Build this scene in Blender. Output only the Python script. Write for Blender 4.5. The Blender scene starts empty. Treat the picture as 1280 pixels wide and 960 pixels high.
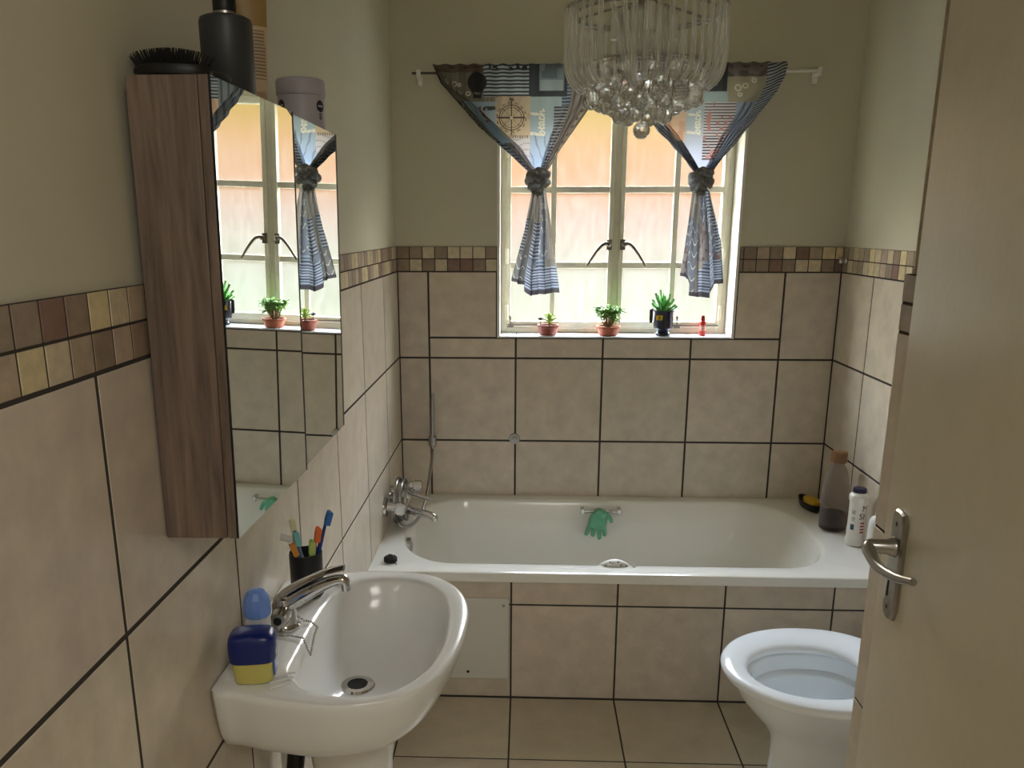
import bpy, bmesh, math, random
import numpy as np
from mathutils import Vector, Matrix
random.seed(7); np.random.seed(7)
PI = math.pi
scn = bpy.context.scene
COL = scn.collection

# ---------------------------------------------------------------- dimensions (metres)
W, D, B = 1.6885, 3.2737, 2.480          # right wall, back wall, front of bath
CEIL = 2.56
T, TH, TF = 0.34, 0.3347, 0.3314         # tile pitches
Z0, MH = 1.347, 0.0936                   # tile top, mosaic height
WX0, WX1, WZ0, WZ1 = 0.386, 1.302, 1.093, 2.010   # window opening
NX, NY = 1.108, 1.400                    # corner of the doorway wall
RZ = 0.4476                              # bath rim

# ---------------------------------------------------------------- colour helpers
def lin(c):
    c = c/255.0
    return c/12.92 if c <= .04045 else ((c+.055)/1.055)**2.4
def rgb(r, g, b): return (lin(r), lin(g), lin(b), 1.0)

def new_mat(name):
    m = bpy.data.materials.new(name); m.use_nodes = True
    nt = m.node_tree
    return m, nt, nt.nodes['Principled BSDF']

def mat(name, col, rough=.5, metal=0., noise=0., nscale=20., bump=0., bscale=80., trans=0., ior=1.45, coat=0., attr=None, sheen=0., spec=.5):
    m, nt, p = new_mat(name)
    p.inputs['Base Color'].default_value = col
    p.inputs['Roughness'].default_value = rough
    p.inputs['Metallic'].default_value = metal
    p.inputs['Transmission Weight'].default_value = trans
    p.inputs['IOR'].default_value = ior
    p.inputs['Coat Weight'].default_value = coat
    p.inputs['Specular IOR Level'].default_value = spec
    tc = nt.nodes.new('ShaderNodeTexCoord')
    out = None
    if noise > 0:
        n = nt.nodes.new('ShaderNodeTexNoise'); n.inputs['Scale'].default_value = nscale
        n.inputs['Detail'].default_value = 5; n.inputs['Roughness'].default_value = .6
        nt.links.new(tc.outputs['Object'], n.inputs['Vector'])
        r = nt.nodes.new('ShaderNodeMapRange')
        r.inputs['From Min'].default_value = .3; r.inputs['From Max'].default_value = .7
        r.inputs['To Min'].default_value = 1-noise; r.inputs['To Max'].default_value = 1+noise
        nt.links.new(n.outputs['Fac'], r.inputs['Value'])
        mx = nt.nodes.new('ShaderNodeMix'); mx.data_type = 'RGBA'; mx.blend_type = 'MULTIPLY'
        mx.inputs['Factor'].default_value = 1
        mx.inputs[6].default_value = col
        nt.links.new(r.outputs[0], mx.inputs[7])
        out = mx.outputs[2]
    if attr:
        a = nt.nodes.new('ShaderNodeVertexColor'); a.layer_name = attr
        if out is None:
            out = a.outputs['Color']
        else:
            m2 = nt.nodes.new('ShaderNodeMix'); m2.data_type = 'RGBA'; m2.blend_type = 'MULTIPLY'
            m2.inputs['Factor'].default_value = 1
            nt.links.new(out, m2.inputs[6]); nt.links.new(a.outputs['Color'], m2.inputs[7]); out = m2.outputs[2]
    if out is not None: nt.links.new(out, p.inputs['Base Color'])
    if bump > 0:
        n2 = nt.nodes.new('ShaderNodeTexNoise'); n2.inputs['Scale'].default_value = bscale
        n2.inputs['Detail'].default_value = 4
        nt.links.new(tc.outputs['Object'], n2.inputs['Vector'])
        bp = nt.nodes.new('ShaderNodeBump'); bp.inputs['Strength'].default_value = bump; bp.inputs['Distance'].default_value = .004
        nt.links.new(n2.outputs['Fac'], bp.inputs['Height']); nt.links.new(bp.outputs['Normal'], p.inputs['Normal'])
    return m

M = {}
M['paint']   = mat('cream_wall_paint', rgb(205,200,178), .62, noise=.03, nscale=3, bump=.08, bscale=60)
M['ceil']    = mat('ceiling_paint', rgb(215,208,185), .8)
M['tile']    = mat('beige_wall_tile', rgb(207,195,178), .30, noise=.11, nscale=15, bump=.05, bscale=40, attr='tint')
M['floor']   = mat('beige_floor_tile', rgb(192,180,158), .33, noise=.11, nscale=10, bump=.04, bscale=40, attr='tint')
M['grout']   = mat('dark_grout', rgb(72,68,65), .95, spec=.1)
M['mosaic']  = mat('stone_mosaic', (1,1,1,1), .38, noise=.16, nscale=45, bump=.12, bscale=120, attr='tint')
M['reveal']  = mat('white_reveal_paint', rgb(232,230,220), .45)
M['sill']    = mat('pale_sill_tile', rgb(214,216,222), .28)
M['frame']   = mat('window_frame_paint', rgb(226,220,198), .45, noise=.05, nscale=30, bump=.05)
M['ceramic'] = mat('white_ceramic', rgb(234,235,234), .17, coat=.15)
M['toilet']  = mat('cool_white_ceramic', rgb(232,238,242), .10, coat=.3)
M['tub']     = mat('ivory_acrylic', rgb(235,234,227), .16, coat=.2)
M['chrome']  = mat('chrome', rgb(205,205,205), .09, metal=1)
M['satin']   = mat('satin_steel', rgb(170,168,165), .28, metal=1, noise=.06, nscale=60)
M['oldsteel']= mat('tarnished_steel', rgb(120,112,100), .4, metal=.9, noise=.1, nscale=90)
M['black']   = mat('black_plastic', rgb(24,24,27), .45)
M['rubber']  = mat('black_rubber', rgb(16,15,15), .6)
M['mirror']  = mat('mirror_glass', rgb(238,242,238), .0, metal=1)
M['white']   = mat('white_plastic', rgb(232,232,230), .35)
M['panelw']  = mat('white_access_panel', rgb(214,213,205), .4)
M['door']    = mat('cream_door_gloss', rgb(216,208,188), .30, noise=.04, nscale=14, bump=.10, bscale=70)
M['plasterb']= mat('rough_brown_plaster', rgb(168,150,128), .8, noise=.14, nscale=60, bump=.5, bscale=160)
M['glass']   = mat('clear_acrylic', (1,1,1,1), .02, trans=1, ior=1.47)
M['crystal'] = mat('crystal_glass', (1,1,1,1), .0, trans=1, ior=1.52)
def _cr():
    nt = M['crystal'].node_tree; p = nt.nodes['Principled BSDF']
    tl_ = nt.nodes.new('ShaderNodeBsdfTranslucent'); tl_.inputs[0].default_value = (.95,.95,.93,1)
    tt = nt.nodes.new('ShaderNodeBsdfTransparent'); m1 = nt.nodes.new('ShaderNodeMixShader'); m1.inputs[0].default_value = .15
    m2 = nt.nodes.new('ShaderNodeMixShader'); m2.inputs[0].default_value = .06
    nt.links.new(p.outputs[0], m1.inputs[1]); nt.links.new(tt.outputs[0], m1.inputs[2])
    nt.links.new(m1.outputs[0], m2.inputs[1]); nt.links.new(tl_.outputs[0], m2.inputs[2])
    nt.links.new(m2.outputs[0], nt.nodes['Material Output'].inputs['Surface'])
_cr()
M['water']   = mat('toilet_water', rgb(178,188,189), .03)

def wood_mat():
    m, nt, p = new_mat('brown_wood_laminate')
    tc = nt.nodes.new('ShaderNodeTexCoord'); mp = nt.nodes.new('ShaderNodeMapping')
    mp.inputs['Scale'].default_value = (26, 26, 1.6)
    nt.links.new(tc.outputs['Object'], mp.inputs['Vector'])
    n = nt.nodes.new('ShaderNodeTexNoise'); n.inputs['Scale'].default_value = 3.0; n.inputs['Detail'].default_value = 7; n.inputs['Roughness'].default_value = .65; n.inputs['Distortion'].default_value = .5
    nt.links.new(mp.outputs[0], n.inputs['Vector'])
    r = nt.nodes.new('ShaderNodeValToRGB')
    r.color_ramp.elements[0].position = .3; r.color_ramp.elements[0].color = rgb(86,72,64)
    r.color_ramp.elements[1].position = .72; r.color_ramp.elements[1].color = rgb(138,120,108)
    nt.links.new(n.outputs['Fac'], r.inputs[0]); nt.links.new(r.outputs[0], p.inputs['Base Color'])
    p.inputs['Roughness'].default_value = .5
    return m
M['wood'] = wood_mat()

def fabric_mat():
    m, nt, p = new_mat('printed_cotton')
    a = nt.nodes.new('ShaderNodeVertexColor'); a.layer_name = 'tint'
    p.inputs['Roughness'].default_value = .85; p.inputs['Specular IOR Level'].default_value = .1
    tr = nt.nodes.new('ShaderNodeBsdfTranslucent')
    tc = nt.nodes.new('ShaderNodeTexCoord')
    n = nt.nodes.new('ShaderNodeTexNoise'); n.inputs['Scale'].default_value = 420; n.inputs['Detail'].default_value = 2
    nt.links.new(tc.outputs['Object'], n.inputs['Vector'])
    bp = nt.nodes.new('ShaderNodeBump'); bp.inputs['Strength'].default_value = .25; bp.inputs['Distance'].default_value = .002
    nt.links.new(n.outputs['Fac'], bp.inputs['Height']); nt.links.new(bp.outputs['Normal'], p.inputs['Normal'])
    nt.links.new(a.outputs['Color'], p.inputs['Base Color']); nt.links.new(a.outputs['Color'], tr.inputs['Color'])
    mx = nt.nodes.new('ShaderNodeMixShader'); mx.inputs[0].default_value = .45
    nt.links.new(p.outputs[0], mx.inputs[1]); nt.links.new(tr.outputs[0], mx.inputs[2])
    nt.links.new(mx.outputs[0], nt.nodes['Material Output'].inputs['Surface'])
    return m
M['fabric'] = fabric_mat()

def pane_mat():
    m, nt, p = new_mat('frosted_window_glass')
    nt.nodes.remove(p)
    tc = nt.nodes.new('ShaderNodeTexCoord'); mp = nt.nodes.new('ShaderNodeMapping'); mp.inputs['Scale'].default_value = (14, 14, 5)
    nt.links.new(tc.outputs['Object'], mp.inputs['Vector'])
    n = nt.nodes.new('ShaderNodeTexNoise'); n.inputs['Scale'].default_value = 3; n.inputs['Detail'].default_value = 5
    nt.links.new(mp.outputs[0], n.inputs['Vector'])
    r = nt.nodes.new('ShaderNodeMapRange'); r.inputs['To Min'].default_value = .004; r.inputs['To Max'].default_value = .028
    nt.links.new(n.outputs['Fac'], r.inputs['Value'])
    t = nt.nodes.new('ShaderNodeBsdfTransparent'); t.inputs[0].default_value = (.97,.97,.96,1)
    rf = nt.nodes.new('ShaderNodeBsdfTranslucent'); rf.inputs[0].default_value = (.95,.95,.93,1)
    g = nt.nodes.new('ShaderNodeBsdfGlossy'); g.inputs['Roughness'].default_value = .25
    mx = nt.nodes.new('ShaderNodeMixShader'); m2 = nt.nodes.new('ShaderNodeMixShader'); m2.inputs[0].default_value = .03
    nt.links.new(r.outputs[0], mx.inputs[0]); nt.links.new(t.outputs[0], mx.inputs[1]); nt.links.new(rf.outputs[0], mx.inputs[2])
    nt.links.new(mx.outputs[0], m2.inputs[1]); nt.links.new(g.outputs[0], m2.inputs[2])
    nt.links.new(m2.outputs[0], nt.nodes['Material Output'].inputs['Surface'])
    return m
M['pane'] = pane_mat()

def clear_mat(name, tint, body=.25, rough=.08, edge=.85, glow=0.):
    m, nt, p = new_mat(name)
    p.inputs['Base Color'].default_value = tint; p.inputs['Roughness'].default_value = rough
    t = nt.nodes.new('ShaderNodeBsdfTransparent'); t.inputs[0].default_value = tint
    fr = nt.nodes.new('ShaderNodeLayerWeight'); fr.inputs[0].default_value = .35
    mr = nt.nodes.new('ShaderNodeMapRange'); mr.inputs['To Min'].default_value = body; mr.inputs['To Max'].default_value = edge
    nt.links.new(fr.outputs['Facing'], mr.inputs['Value'])
    mx = nt.nodes.new('ShaderNodeMixShader')
    body_out = p.outputs[0]
    if glow:
        tl_ = nt.nodes.new('ShaderNodeBsdfTranslucent'); tl_.inputs[0].default_value = tint
        m2 = nt.nodes.new('ShaderNodeMixShader'); m2.inputs[0].default_value = glow
        nt.links.new(p.outputs[0], m2.inputs[1]); nt.links.new(tl_.outputs[0], m2.inputs[2]); body_out = m2.outputs[0]
    nt.links.new(mr.outputs[0], mx.inputs[0]); nt.links.new(t.outputs[0], mx.inputs[1]); nt.links.new(body_out, mx.inputs[2])
    nt.links.new(mx.outputs[0], nt.nodes['Material Output'].inputs['Surface'])
    return m
M['clearpet'] = clear_mat('clear_bottle_plastic', rgb(222,216,214), .04, edge=.5)
M['clearwhite'] = clear_mat('cloudy_bottle_plastic', rgb(225,228,232), .55)
M['acrylicrod'] = clear_mat('acrylic_rod', rgb(252,252,250), .22, .05, .92, .5)

# ---------------------------------------------------------------- mesh builder
class MB:
    def __init__(s): s.v = []; s.f = []; s.mi = []; s.c = []; s.mats = []; s.cur = 0; s.col = (1,1,1,1); s.usec = False
    def mat(s, m):
        if m not in s.mats: s.mats.append(m)
        s.cur = s.mats.index(m); return s
    def tint(s, c): s.col = tuple(c) if len(c) == 4 else tuple(c)+(1,); s.usec = True; return s
    def add(s, vs, fs, cols=None):
        b = len(s.v); s.v += [tuple(v) for v in vs]
        s.c += list(cols) if cols is not None else [s.col]*len(vs)
        for f in fs: s.f.append(tuple(b+i for i in f)); s.mi.append(s.cur)
        return s
    def box(s, a, b):
        x0,y0,z0 = a; x1,y1,z1 = b
        vs = [(x0,y0,z0),(x1,y0,z0),(x1,y1,z0),(x0,y1,z0),(x0,y0,z1),(x1,y0,z1),(x1,y1,z1),(x0,y1,z1)]
        return s.add(vs, [(0,3,2,1),(4,5,6,7),(0,1,5,4),(1,2,6,5),(2,3,7,6),(3,0,4,7)])
    def obox(s, c, ax, ay, az):          # oriented box by half-axis vectors
        c,ax,ay,az = map(Vector,(c,ax,ay,az)); vs = []
        for k in (-1,1):
            for i,j in ((-1,-1),(1,-1),(1,1),(-1,1)): vs.append(c+i*ax+j*ay+k*az)
        return s.add(vs, [(0,3,2,1),(4,5,6,7),(0,1,5,4),(1,2,6,5),(2,3,7,6),(3,0,4,7)])
    def loft(s, rings, cap0=True, cap1=True, closed=True):
        n = len(rings[0]); vs = [p for r in rings for p in r]; fs = []
        for i in range(len(rings)-1):
            for j in range(n if closed else n-1):
                k = (j+1) % n
                fs.append((i*n+j, i*n+k, (i+1)*n+k, (i+1)*n+j))
        if cap0: fs.append(tuple(range(n-1,-1,-1)))
        if cap1: fs.append(tuple((len(rings)-1)*n+j for j in range(n)))
        return s.add(vs, fs)
    def lathe(s, prof, c=(0,0,0), n=32, axis='z', sx=1, sy=1):
        rings = []
        for r, h in prof:
            ring = []
            for j in range(n):
                a = 2*PI*j/n; u, w = r*math.cos(a)*sx, r*math.sin(a)*sy
                if axis == 'z': q = (u, w, h)
                elif axis == 'x': q = (h, u, w)
                else: q = (w, h, u)
                ring.append((c[0]+q[0], c[1]+q[1], c[2]+q[2]))
            rings.append(ring)
        return s.loft(rings)
    def tube(s, pts, r, n=12, sub=0, flat=1.0, caps=True):
        P = [Vector(p) for p in pts]
        R = list(r) if hasattr(r, '__len__') else [r]*len(P)
        if sub:
            Q, S = [], []
            for i in range(len(P)-1):
                p0 = P[max(i-1,0)]; p1 = P[i]; p2 = P[i+1]; p3 = P[min(i+2,len(P)-1)]
                for k in range(sub):
                    t = k/sub
                    Q.append(.5*((2*p1)+(p2-p0)*t+(2*p0-5*p1+4*p2-p3)*t*t+(3*p1-p0-3*p2+p3)*t**3)); S.append(R[i]*(1-t)+R[i+1]*t)
            Q.append(P[-1]); S.append(R[-1]); P, R = Q, S
        rings = []; prev = None
        for i in range(len(P)):
            tn = (P[min(i+1,len(P)-1)]-P[max(i-1,0)])
            tn = tn.normalized() if tn.length > 1e-9 else Vector((0,0,1))
            if prev is None:
                up = Vector((0,0,1)) if abs(tn.z) < .9 else Vector((1,0,0))
                a = tn.cross(up).normalized()
            else:
                a = (prev-tn*prev.dot(tn)).normalized()
            b = tn.cross(a).normalized(); prev = a
            rings.append([P[i]+R[i]*(math.cos(2*PI*j/n)*a+flat*math.sin(2*PI*j/n)*b) for j in range(n)])
        return s.loft(rings, caps, caps)
    def ball(s, c, r, nu=16, nv=10, sc=(1,1,1)):
        prof = []
        rings = []
        for i in range(nv+1):
            t = PI*i/nv; rr = max(math.sin(t),1e-3)*r; h = -math.cos(t)*r
            rings.append([(c[0]+rr*math.cos(2*PI*j/nu)*sc[0], c[1]+rr*math.sin(2*PI*j/nu)*sc[1], c[2]+h*sc[2]) for j in range(nu)])
        return s.loft(rings)
    def grid(s, P, cols=None):           # P: (rows, cols, 3) array
        h, w = P.shape[:2]
        vs = P.reshape(-1,3).tolist()
        fs = [(i*w+j, i*w+j+1, (i+1)*w+j+1, (i+1)*w+j) for i in range(h-1) for j in range(w-1)]
        return s.add(vs, fs, None if cols is None else [tuple(c)+(1,) for c in cols.reshape(-1,3).tolist()])
    def build(s, name, m=None, parent=None, smooth=True, origin=None, bevel=0, bseg=2, sub=0, ang=40, kind=None, clean=True):
        me = bpy.data.meshes.new(name)
        o = Vector(origin) if origin is not None else Vector((0,0,0))
        if parent is not None and origin is None:
            q = parent
            while q is not None: o = o+q.location; q = q.parent
        vs = [tuple(Vector(v)-o) for v in s.v]
        me.from_pydata(vs, [], s.f)
        if s.mats:
            for mm in s.mats: me.materials.append(mm)
            me.polygons.foreach_set('material_index', s.mi)
        else: me.materials.append(m)
        if s.usec or any(c != (1,1,1,1) for c in s.c[:1]):
            at = me.color_attributes.new('tint', 'FLOAT_COLOR', 'POINT')
            at.data.foreach_set('color', np.array(s.c, dtype=np.float32).ravel())
        me.update()
        if clean:
            bm = bmesh.new(); bm.from_mesh(me); bmesh.ops.recalc_face_normals(bm, faces=bm.faces); bm.to_mesh(me); bm.free()
        if smooth:
            me.polygons.foreach_set('use_smooth', [True]*len(me.polygons))
            try: me.set_sharp_from_angle(angle=math.radians(ang))
            except Exception: pass
        ob = bpy.data.objects.new(name, me); COL.objects.link(ob)
        if parent is not None: ob.parent = parent
        elif origin is not None: ob.location = o
        if bevel:
            md = ob.modifiers.new('bevel','BEVEL'); md.width = bevel; md.segments = bseg; md.limit_method = 'ANGLE'; md.angle_limit = math.radians(35)
        if sub:
            md = ob.modifiers.new('sub','SUBSURF'); md.levels = sub; md.render_levels = sub
        if kind: ob['kind'] = kind
        return ob

def tag(o, label, cat, group=None):
    o['label'] = label; o['category'] = cat
    if group: o['group'] = group
    return o
def thing(name, label, cat, loc, group=None):
    o = bpy.data.objects.new(name, None); COL.objects.link(o); o.location = loc; o.empty_display_size = .05
    return tag(o, label, cat, group)
def copy_part(src, parent, loc=None):
    c = src.copy(); COL.objects.link(c); c.parent = parent
    if loc is not None: c.location = loc
    return c
def rrect(cx, cy, hx, hy, rx, ry, n=16):     # rounded rectangle contour, counter-clockwise from +x
    pts = []
    for (sx, sy, a0) in ((1,1,0),(-1,1,PI/2),(-1,-1,PI),(1,-1,3*PI/2)):
        for k in range(n):
            a = a0+PI/2*k/(n-1)
            pts.append((cx+sx*(hx-rx)+rx*math.cos(a), cy+sy*(hy-ry)+ry*math.sin(a)))
    return pts
def at_z(pts, z): return [(x, y, z) for x, y in pts]

# ---------------------------------------------------------------- tile cladding
def subtract(rects, hole):
    out = []
    a0,a1,b0,b1 = hole
    for (u0,u1,v0,v1) in rects:
        if u1 <= a0 or u0 >= a1 or v1 <= b0 or v0 >= b1: out.append((u0,u1,v0,v1)); continue
        if v0 < b0: out.append((u0,u1,v0,b0))
        if v1 > b1: out.append((u0,u1,b1,v1))
        w0, w1 = max(v0,b0), min(v1,b1)
        if u0 < a0: out.append((u0,a0,w0,w1))
        if u1 > a1: out.append((a1,u1,w0,w1))
    return out
def cells(us, vs):
    return [(us[i],us[i+1],vs[j],vs[j+1]) for i in range(len(us)-1) for j in range(len(vs)-1)]
def tiles(mb, O, U, V, N, rects, m, g=.005, th=.006, ch=.0007, tint=None):
    O,U,V,N = map(Vector,(O,U,V,N)); mb.mat(m)
    for k,(u0,u1,v0,v1) in enumerate(rects):
        u0+=g/2; u1-=g/2; v0+=g/2; v1-=g/2
        if u1-u0 < .004 or v1-v0 < .004: continue
        t = tint(k, u0, v0) if tint else None
        if t is None:
            s_ = 1+random.uniform(-.05,.05); t = (s_, s_*random.uniform(.985,1.015), s_*random.uniform(.97,1.02))
        mb.tint(t)
        vs = []
        for (c, h) in ((0,-th),(0,-ch),(ch,0)):
            for (a,b) in ((u0+c,v0+c),(u1-c,v0+c),(u1-c,v1-c),(u0+c,v1-c)): vs.append(O+U*a+V*b+N*h)
        fs = []
        for r in (0,4):
            for j in range(4):
                k2 = (j+1)%4; fs.append((r+j,r+k2,r+4+k2,r+4+j))
        fs.append((8,9,10,11))
        mb.add(vs, fs)
    mb.tint((1,1,1))
MOS = {k: (lin(v[0]),lin(v[1]),lin(v[2])) for k, v in dict(b=(150,132,114),c=(208,194,166),r=(134,106,94),p=(190,170,152),k=(176,158,136),y=(214,198,156)).items()}
def mosaic_tint(top, bot):
    def f(k, u, v):
        row = top if v > Z0+.04 else bot
        i = int(u/.0492) if u >= 0 else 0
        ch = row[i % len(row)]
        c = MOS[ch]; s_ = random.uniform(.92,1.08)
        return tuple(x*s_ for x in c)
    return f
def frange(a, b, st):
    out = [a]
    while out[-1] < b-1e-6: out.append(min(out[-1]+st, b))
    return out

# ---------------------------------------------------------------- the room
def lines(lo, hi, off, pitch):
    k = math.floor((lo-off)/pitch)+1; o = [lo]
    while off+k*pitch < hi-1e-4:
        if off+k*pitch > lo+1e-4: o.append(off+k*pitch)
        k += 1
    return o+[hi]
zl = [0.0, Z0-3*TH-.0001, Z0-3*TH, Z0-2*TH, Z0-TH, Z0][1:]
zrows = [0.0]+[z for z in (Z0-4*TH, Z0-3*TH, Z0-2*TH, Z0-TH) if z > .02]+[Z0]
mrows = [Z0, Z0+MH/2, Z0+MH]
REAR = -1.45

mb = MB().mat(M['paint']); mb.box((-.12,REAR,0),(-.006,D+.02,CEIL))
mb.mat(M['grout']).box((-.006,REAR,0),(-.0010,D+.02,Z0+MH-.001))
tiles(mb, (0,0,0),(0,1,0),(0,0,1),(1,0,0), cells(lines(REAR,D,.945,.401), zrows), M['tile'], g=.0078)
tiles(mb, (0,0,0),(0,1,0),(0,0,1),(1,0,0), cells(lines(REAR,D,.012,.0492), mrows), M['mosaic'], g=.0035,
      tint=lambda k,u,v: mosaic_tint('brbyckpbycbkyrb' , 'yckbpbcybkycrbk')(k, u-REAR, v))
mb.build('wall_left', smooth=False, kind='structure')

yo = D+.34
mb = MB().mat(M['paint'])
for a,b in (((-.12,D+.006,0),(WX0,yo,CEIL)),((WX1,D+.006,0),(W+.12,yo,CEIL)),((WX0,D+.006,0),(WX1,yo,WZ0)),((WX0,D+.006,WZ1),(WX1,yo,CEIL))): mb.box(a,b)
mb.mat(M['grout'])
for a,b in (((0,D+.0010,0),(WX0,D+.006,Z0+MH-.001)),((WX1,D+.0010,0),(W,D+.006,Z0+MH-.001)),((WX0,D+.0010,0),(WX1,D+.006,WZ0))): mb.box(a,b)
hole = (WX0-.001, WX1+.001, WZ0-.001, 3)
tiles(mb, (0,D,0),(1,0,0),(0,0,1),(0,-1,0), subtract(cells(lines(0,W,.1195,T), zrows), hole), M['tile'], g=.0078)
tiles(mb, (0,D,0),(1,0,0),(0,0,1),(0,-1,0), subtract(cells(lines(0,W,.0,.0488), mrows), hole), M['mosaic'], g=.0035,
      tint=mosaic_tint('bbcbpcbyrxxxxxxxxxxxxxxxxxbbcrbyyb'.replace('x','b')[:0]+'bbcbccbcrbbbbbbbbbbbbbbbbbbkbcrkyybb', 'bcbcrbcbkpbbbbbbbbbbbbbbbbbbrbccbrcb'))
mb.build('wall_back', smooth=False, kind='structure')

mb = MB().mat(M['paint']); mb.box((W+.006,NY-.3,0),(W+.12,D+.02,CEIL))
mb.mat(M['grout']).box((W+.0010,NY,0),(W+.006,D+.02,Z0+MH-.001))
tiles(mb, (W,0,0),(0,1,0),(0,0,1),(-1,0,0), cells(lines(NY,D,2.968,.401), zrows), M['tile'], g=.0078)
tiles(mb, (W,0,0),(0,1,0),(0,0,1),(-1,0,0), cells(lines(NY,D,D,.0492), mrows), M['mosaic'], g=.0035,
      tint=lambda k,u,v: mosaic_tint('bkckbycpcbykcb', 'bckbcycpbrycbk')(k, D-u, v))
mb.build('wall_right', smooth=False, kind='structure')

# wall of the doorway: its end face carries tiles too
mb = MB().mat(M['plasterb']); mb.box((NX+.010,.30,0),(W+.12,NY-.010,CEIL))
mb.mat(M['grout']).box((NX+.0020,.302,0),(NX+.011,NY-.0020,Z0+MH-.001))
tiles(mb, (NX,0,0),(0,1,0),(0,0,1),(-1,0,0), cells(lines(.3,NY,NY-.335,.335), zrows), M['tile'], g=.0055, th=.012)
tiles(mb, (NX,0,0),(0,1,0),(0,0,1),(-1,0,0), cells(lines(.3,NY,NY-.049*10,.049), mrows), M['mosaic'], g=.005, th=.012, tint=lambda k,u,v: MOS['b'])
tiles(mb, (0,NY,0),(1,0,0),(0,0,1),(0,1,0), cells(lines(NX,W,NX,T), zrows), M['tile'], g=.0055, th=.008)
tiles(mb, (0,NY,0),(1,0,0),(0,0,1),(0,1,0), cells(lines(NX,W,NX,.049), mrows), M['mosaic'], g=.004, th=.008, tint=lambda k,u,v: MOS['bkcb'[k%4]])
mb.build('wall_front', smooth=False, kind='structure')

mb = MB().mat(M['paint']); mb.box((-.12,REAR-.1,0),(2.6,REAR,CEIL)); mb.build('wall_rear', smooth=False, kind='structure')
mb = MB().mat(M['paint']); mb.box((2.5,REAR,0),(2.6,.31,CEIL)); mb.box((W+.12,.25,0),(2.6,.35,CEIL)); mb.build('wall_hall', smooth=False, kind='structure')

mb = MB().mat(M['grout']); mb.box((-.12,REAR-.1,-.1),(2.6,D+.02,-.0010))
fx = lines(0,2.5,.4603,T)
fy = [REAR]+[B-TF*k for k in range(11,-1,-1) if B-TF*k > REAR]+[D]
tiles(mb, (0,0,0),(1,0,0),(0,1,0),(0,0,1), cells(fx, fy), M['floor'], g=.0055, th=.004)
mb.build('floor', smooth=False, kind='structure')
mb = MB().mat(M['ceil']); mb.box((-.12,REAR-.1,CEIL),(2.6,yo,CEIL+.1)); mb.build('ceiling', smooth=False, kind='structure')

# tiled bath front
mb = MB().mat(M['grout']); mb.box((.001,B+.0010,0),(W-.001,B+.010,.4155))
tiles(mb, (0,B,0),(1,0,0),(0,0,1),(0,-1,0), cells(lines(.001,W-.001,.4603,T), [0.002,.335,.4160]), M['tile'], g=.006)
mb.build('wall_bath_front', smooth=False, kind='structure')

# window reveal lining, sill
fy0 = D+.125
mb = MB().mat(M['reveal'])
mb.box((WX0,D-.002,WZ0),(WX0+.010,yo,WZ1)); mb.box((WX1-.010,D-.002,WZ0),(WX1,yo,WZ1)); mb.box((WX0+.01,D+.004,WZ1-.01),(WX1-.01,yo,WZ1))
mb.build('trim_1', smooth=False, kind='structure')
mb = MB().mat(M['grout']); mb.box((WX0+.010,D+.002,WZ0-.002),(WX1-.010,yo,WZ0+.002))
tiles(mb, (0,0,WZ0+.006),(1,0,0),(0,1,0),(0,0,1), cells(lines(WX0+.01,WX1-.01,.4603,T), [D-.004,yo-.01]), M['sill'], g=.003, th=.006)
mb.build('trim_2', smooth=False, kind='structure')

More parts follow.
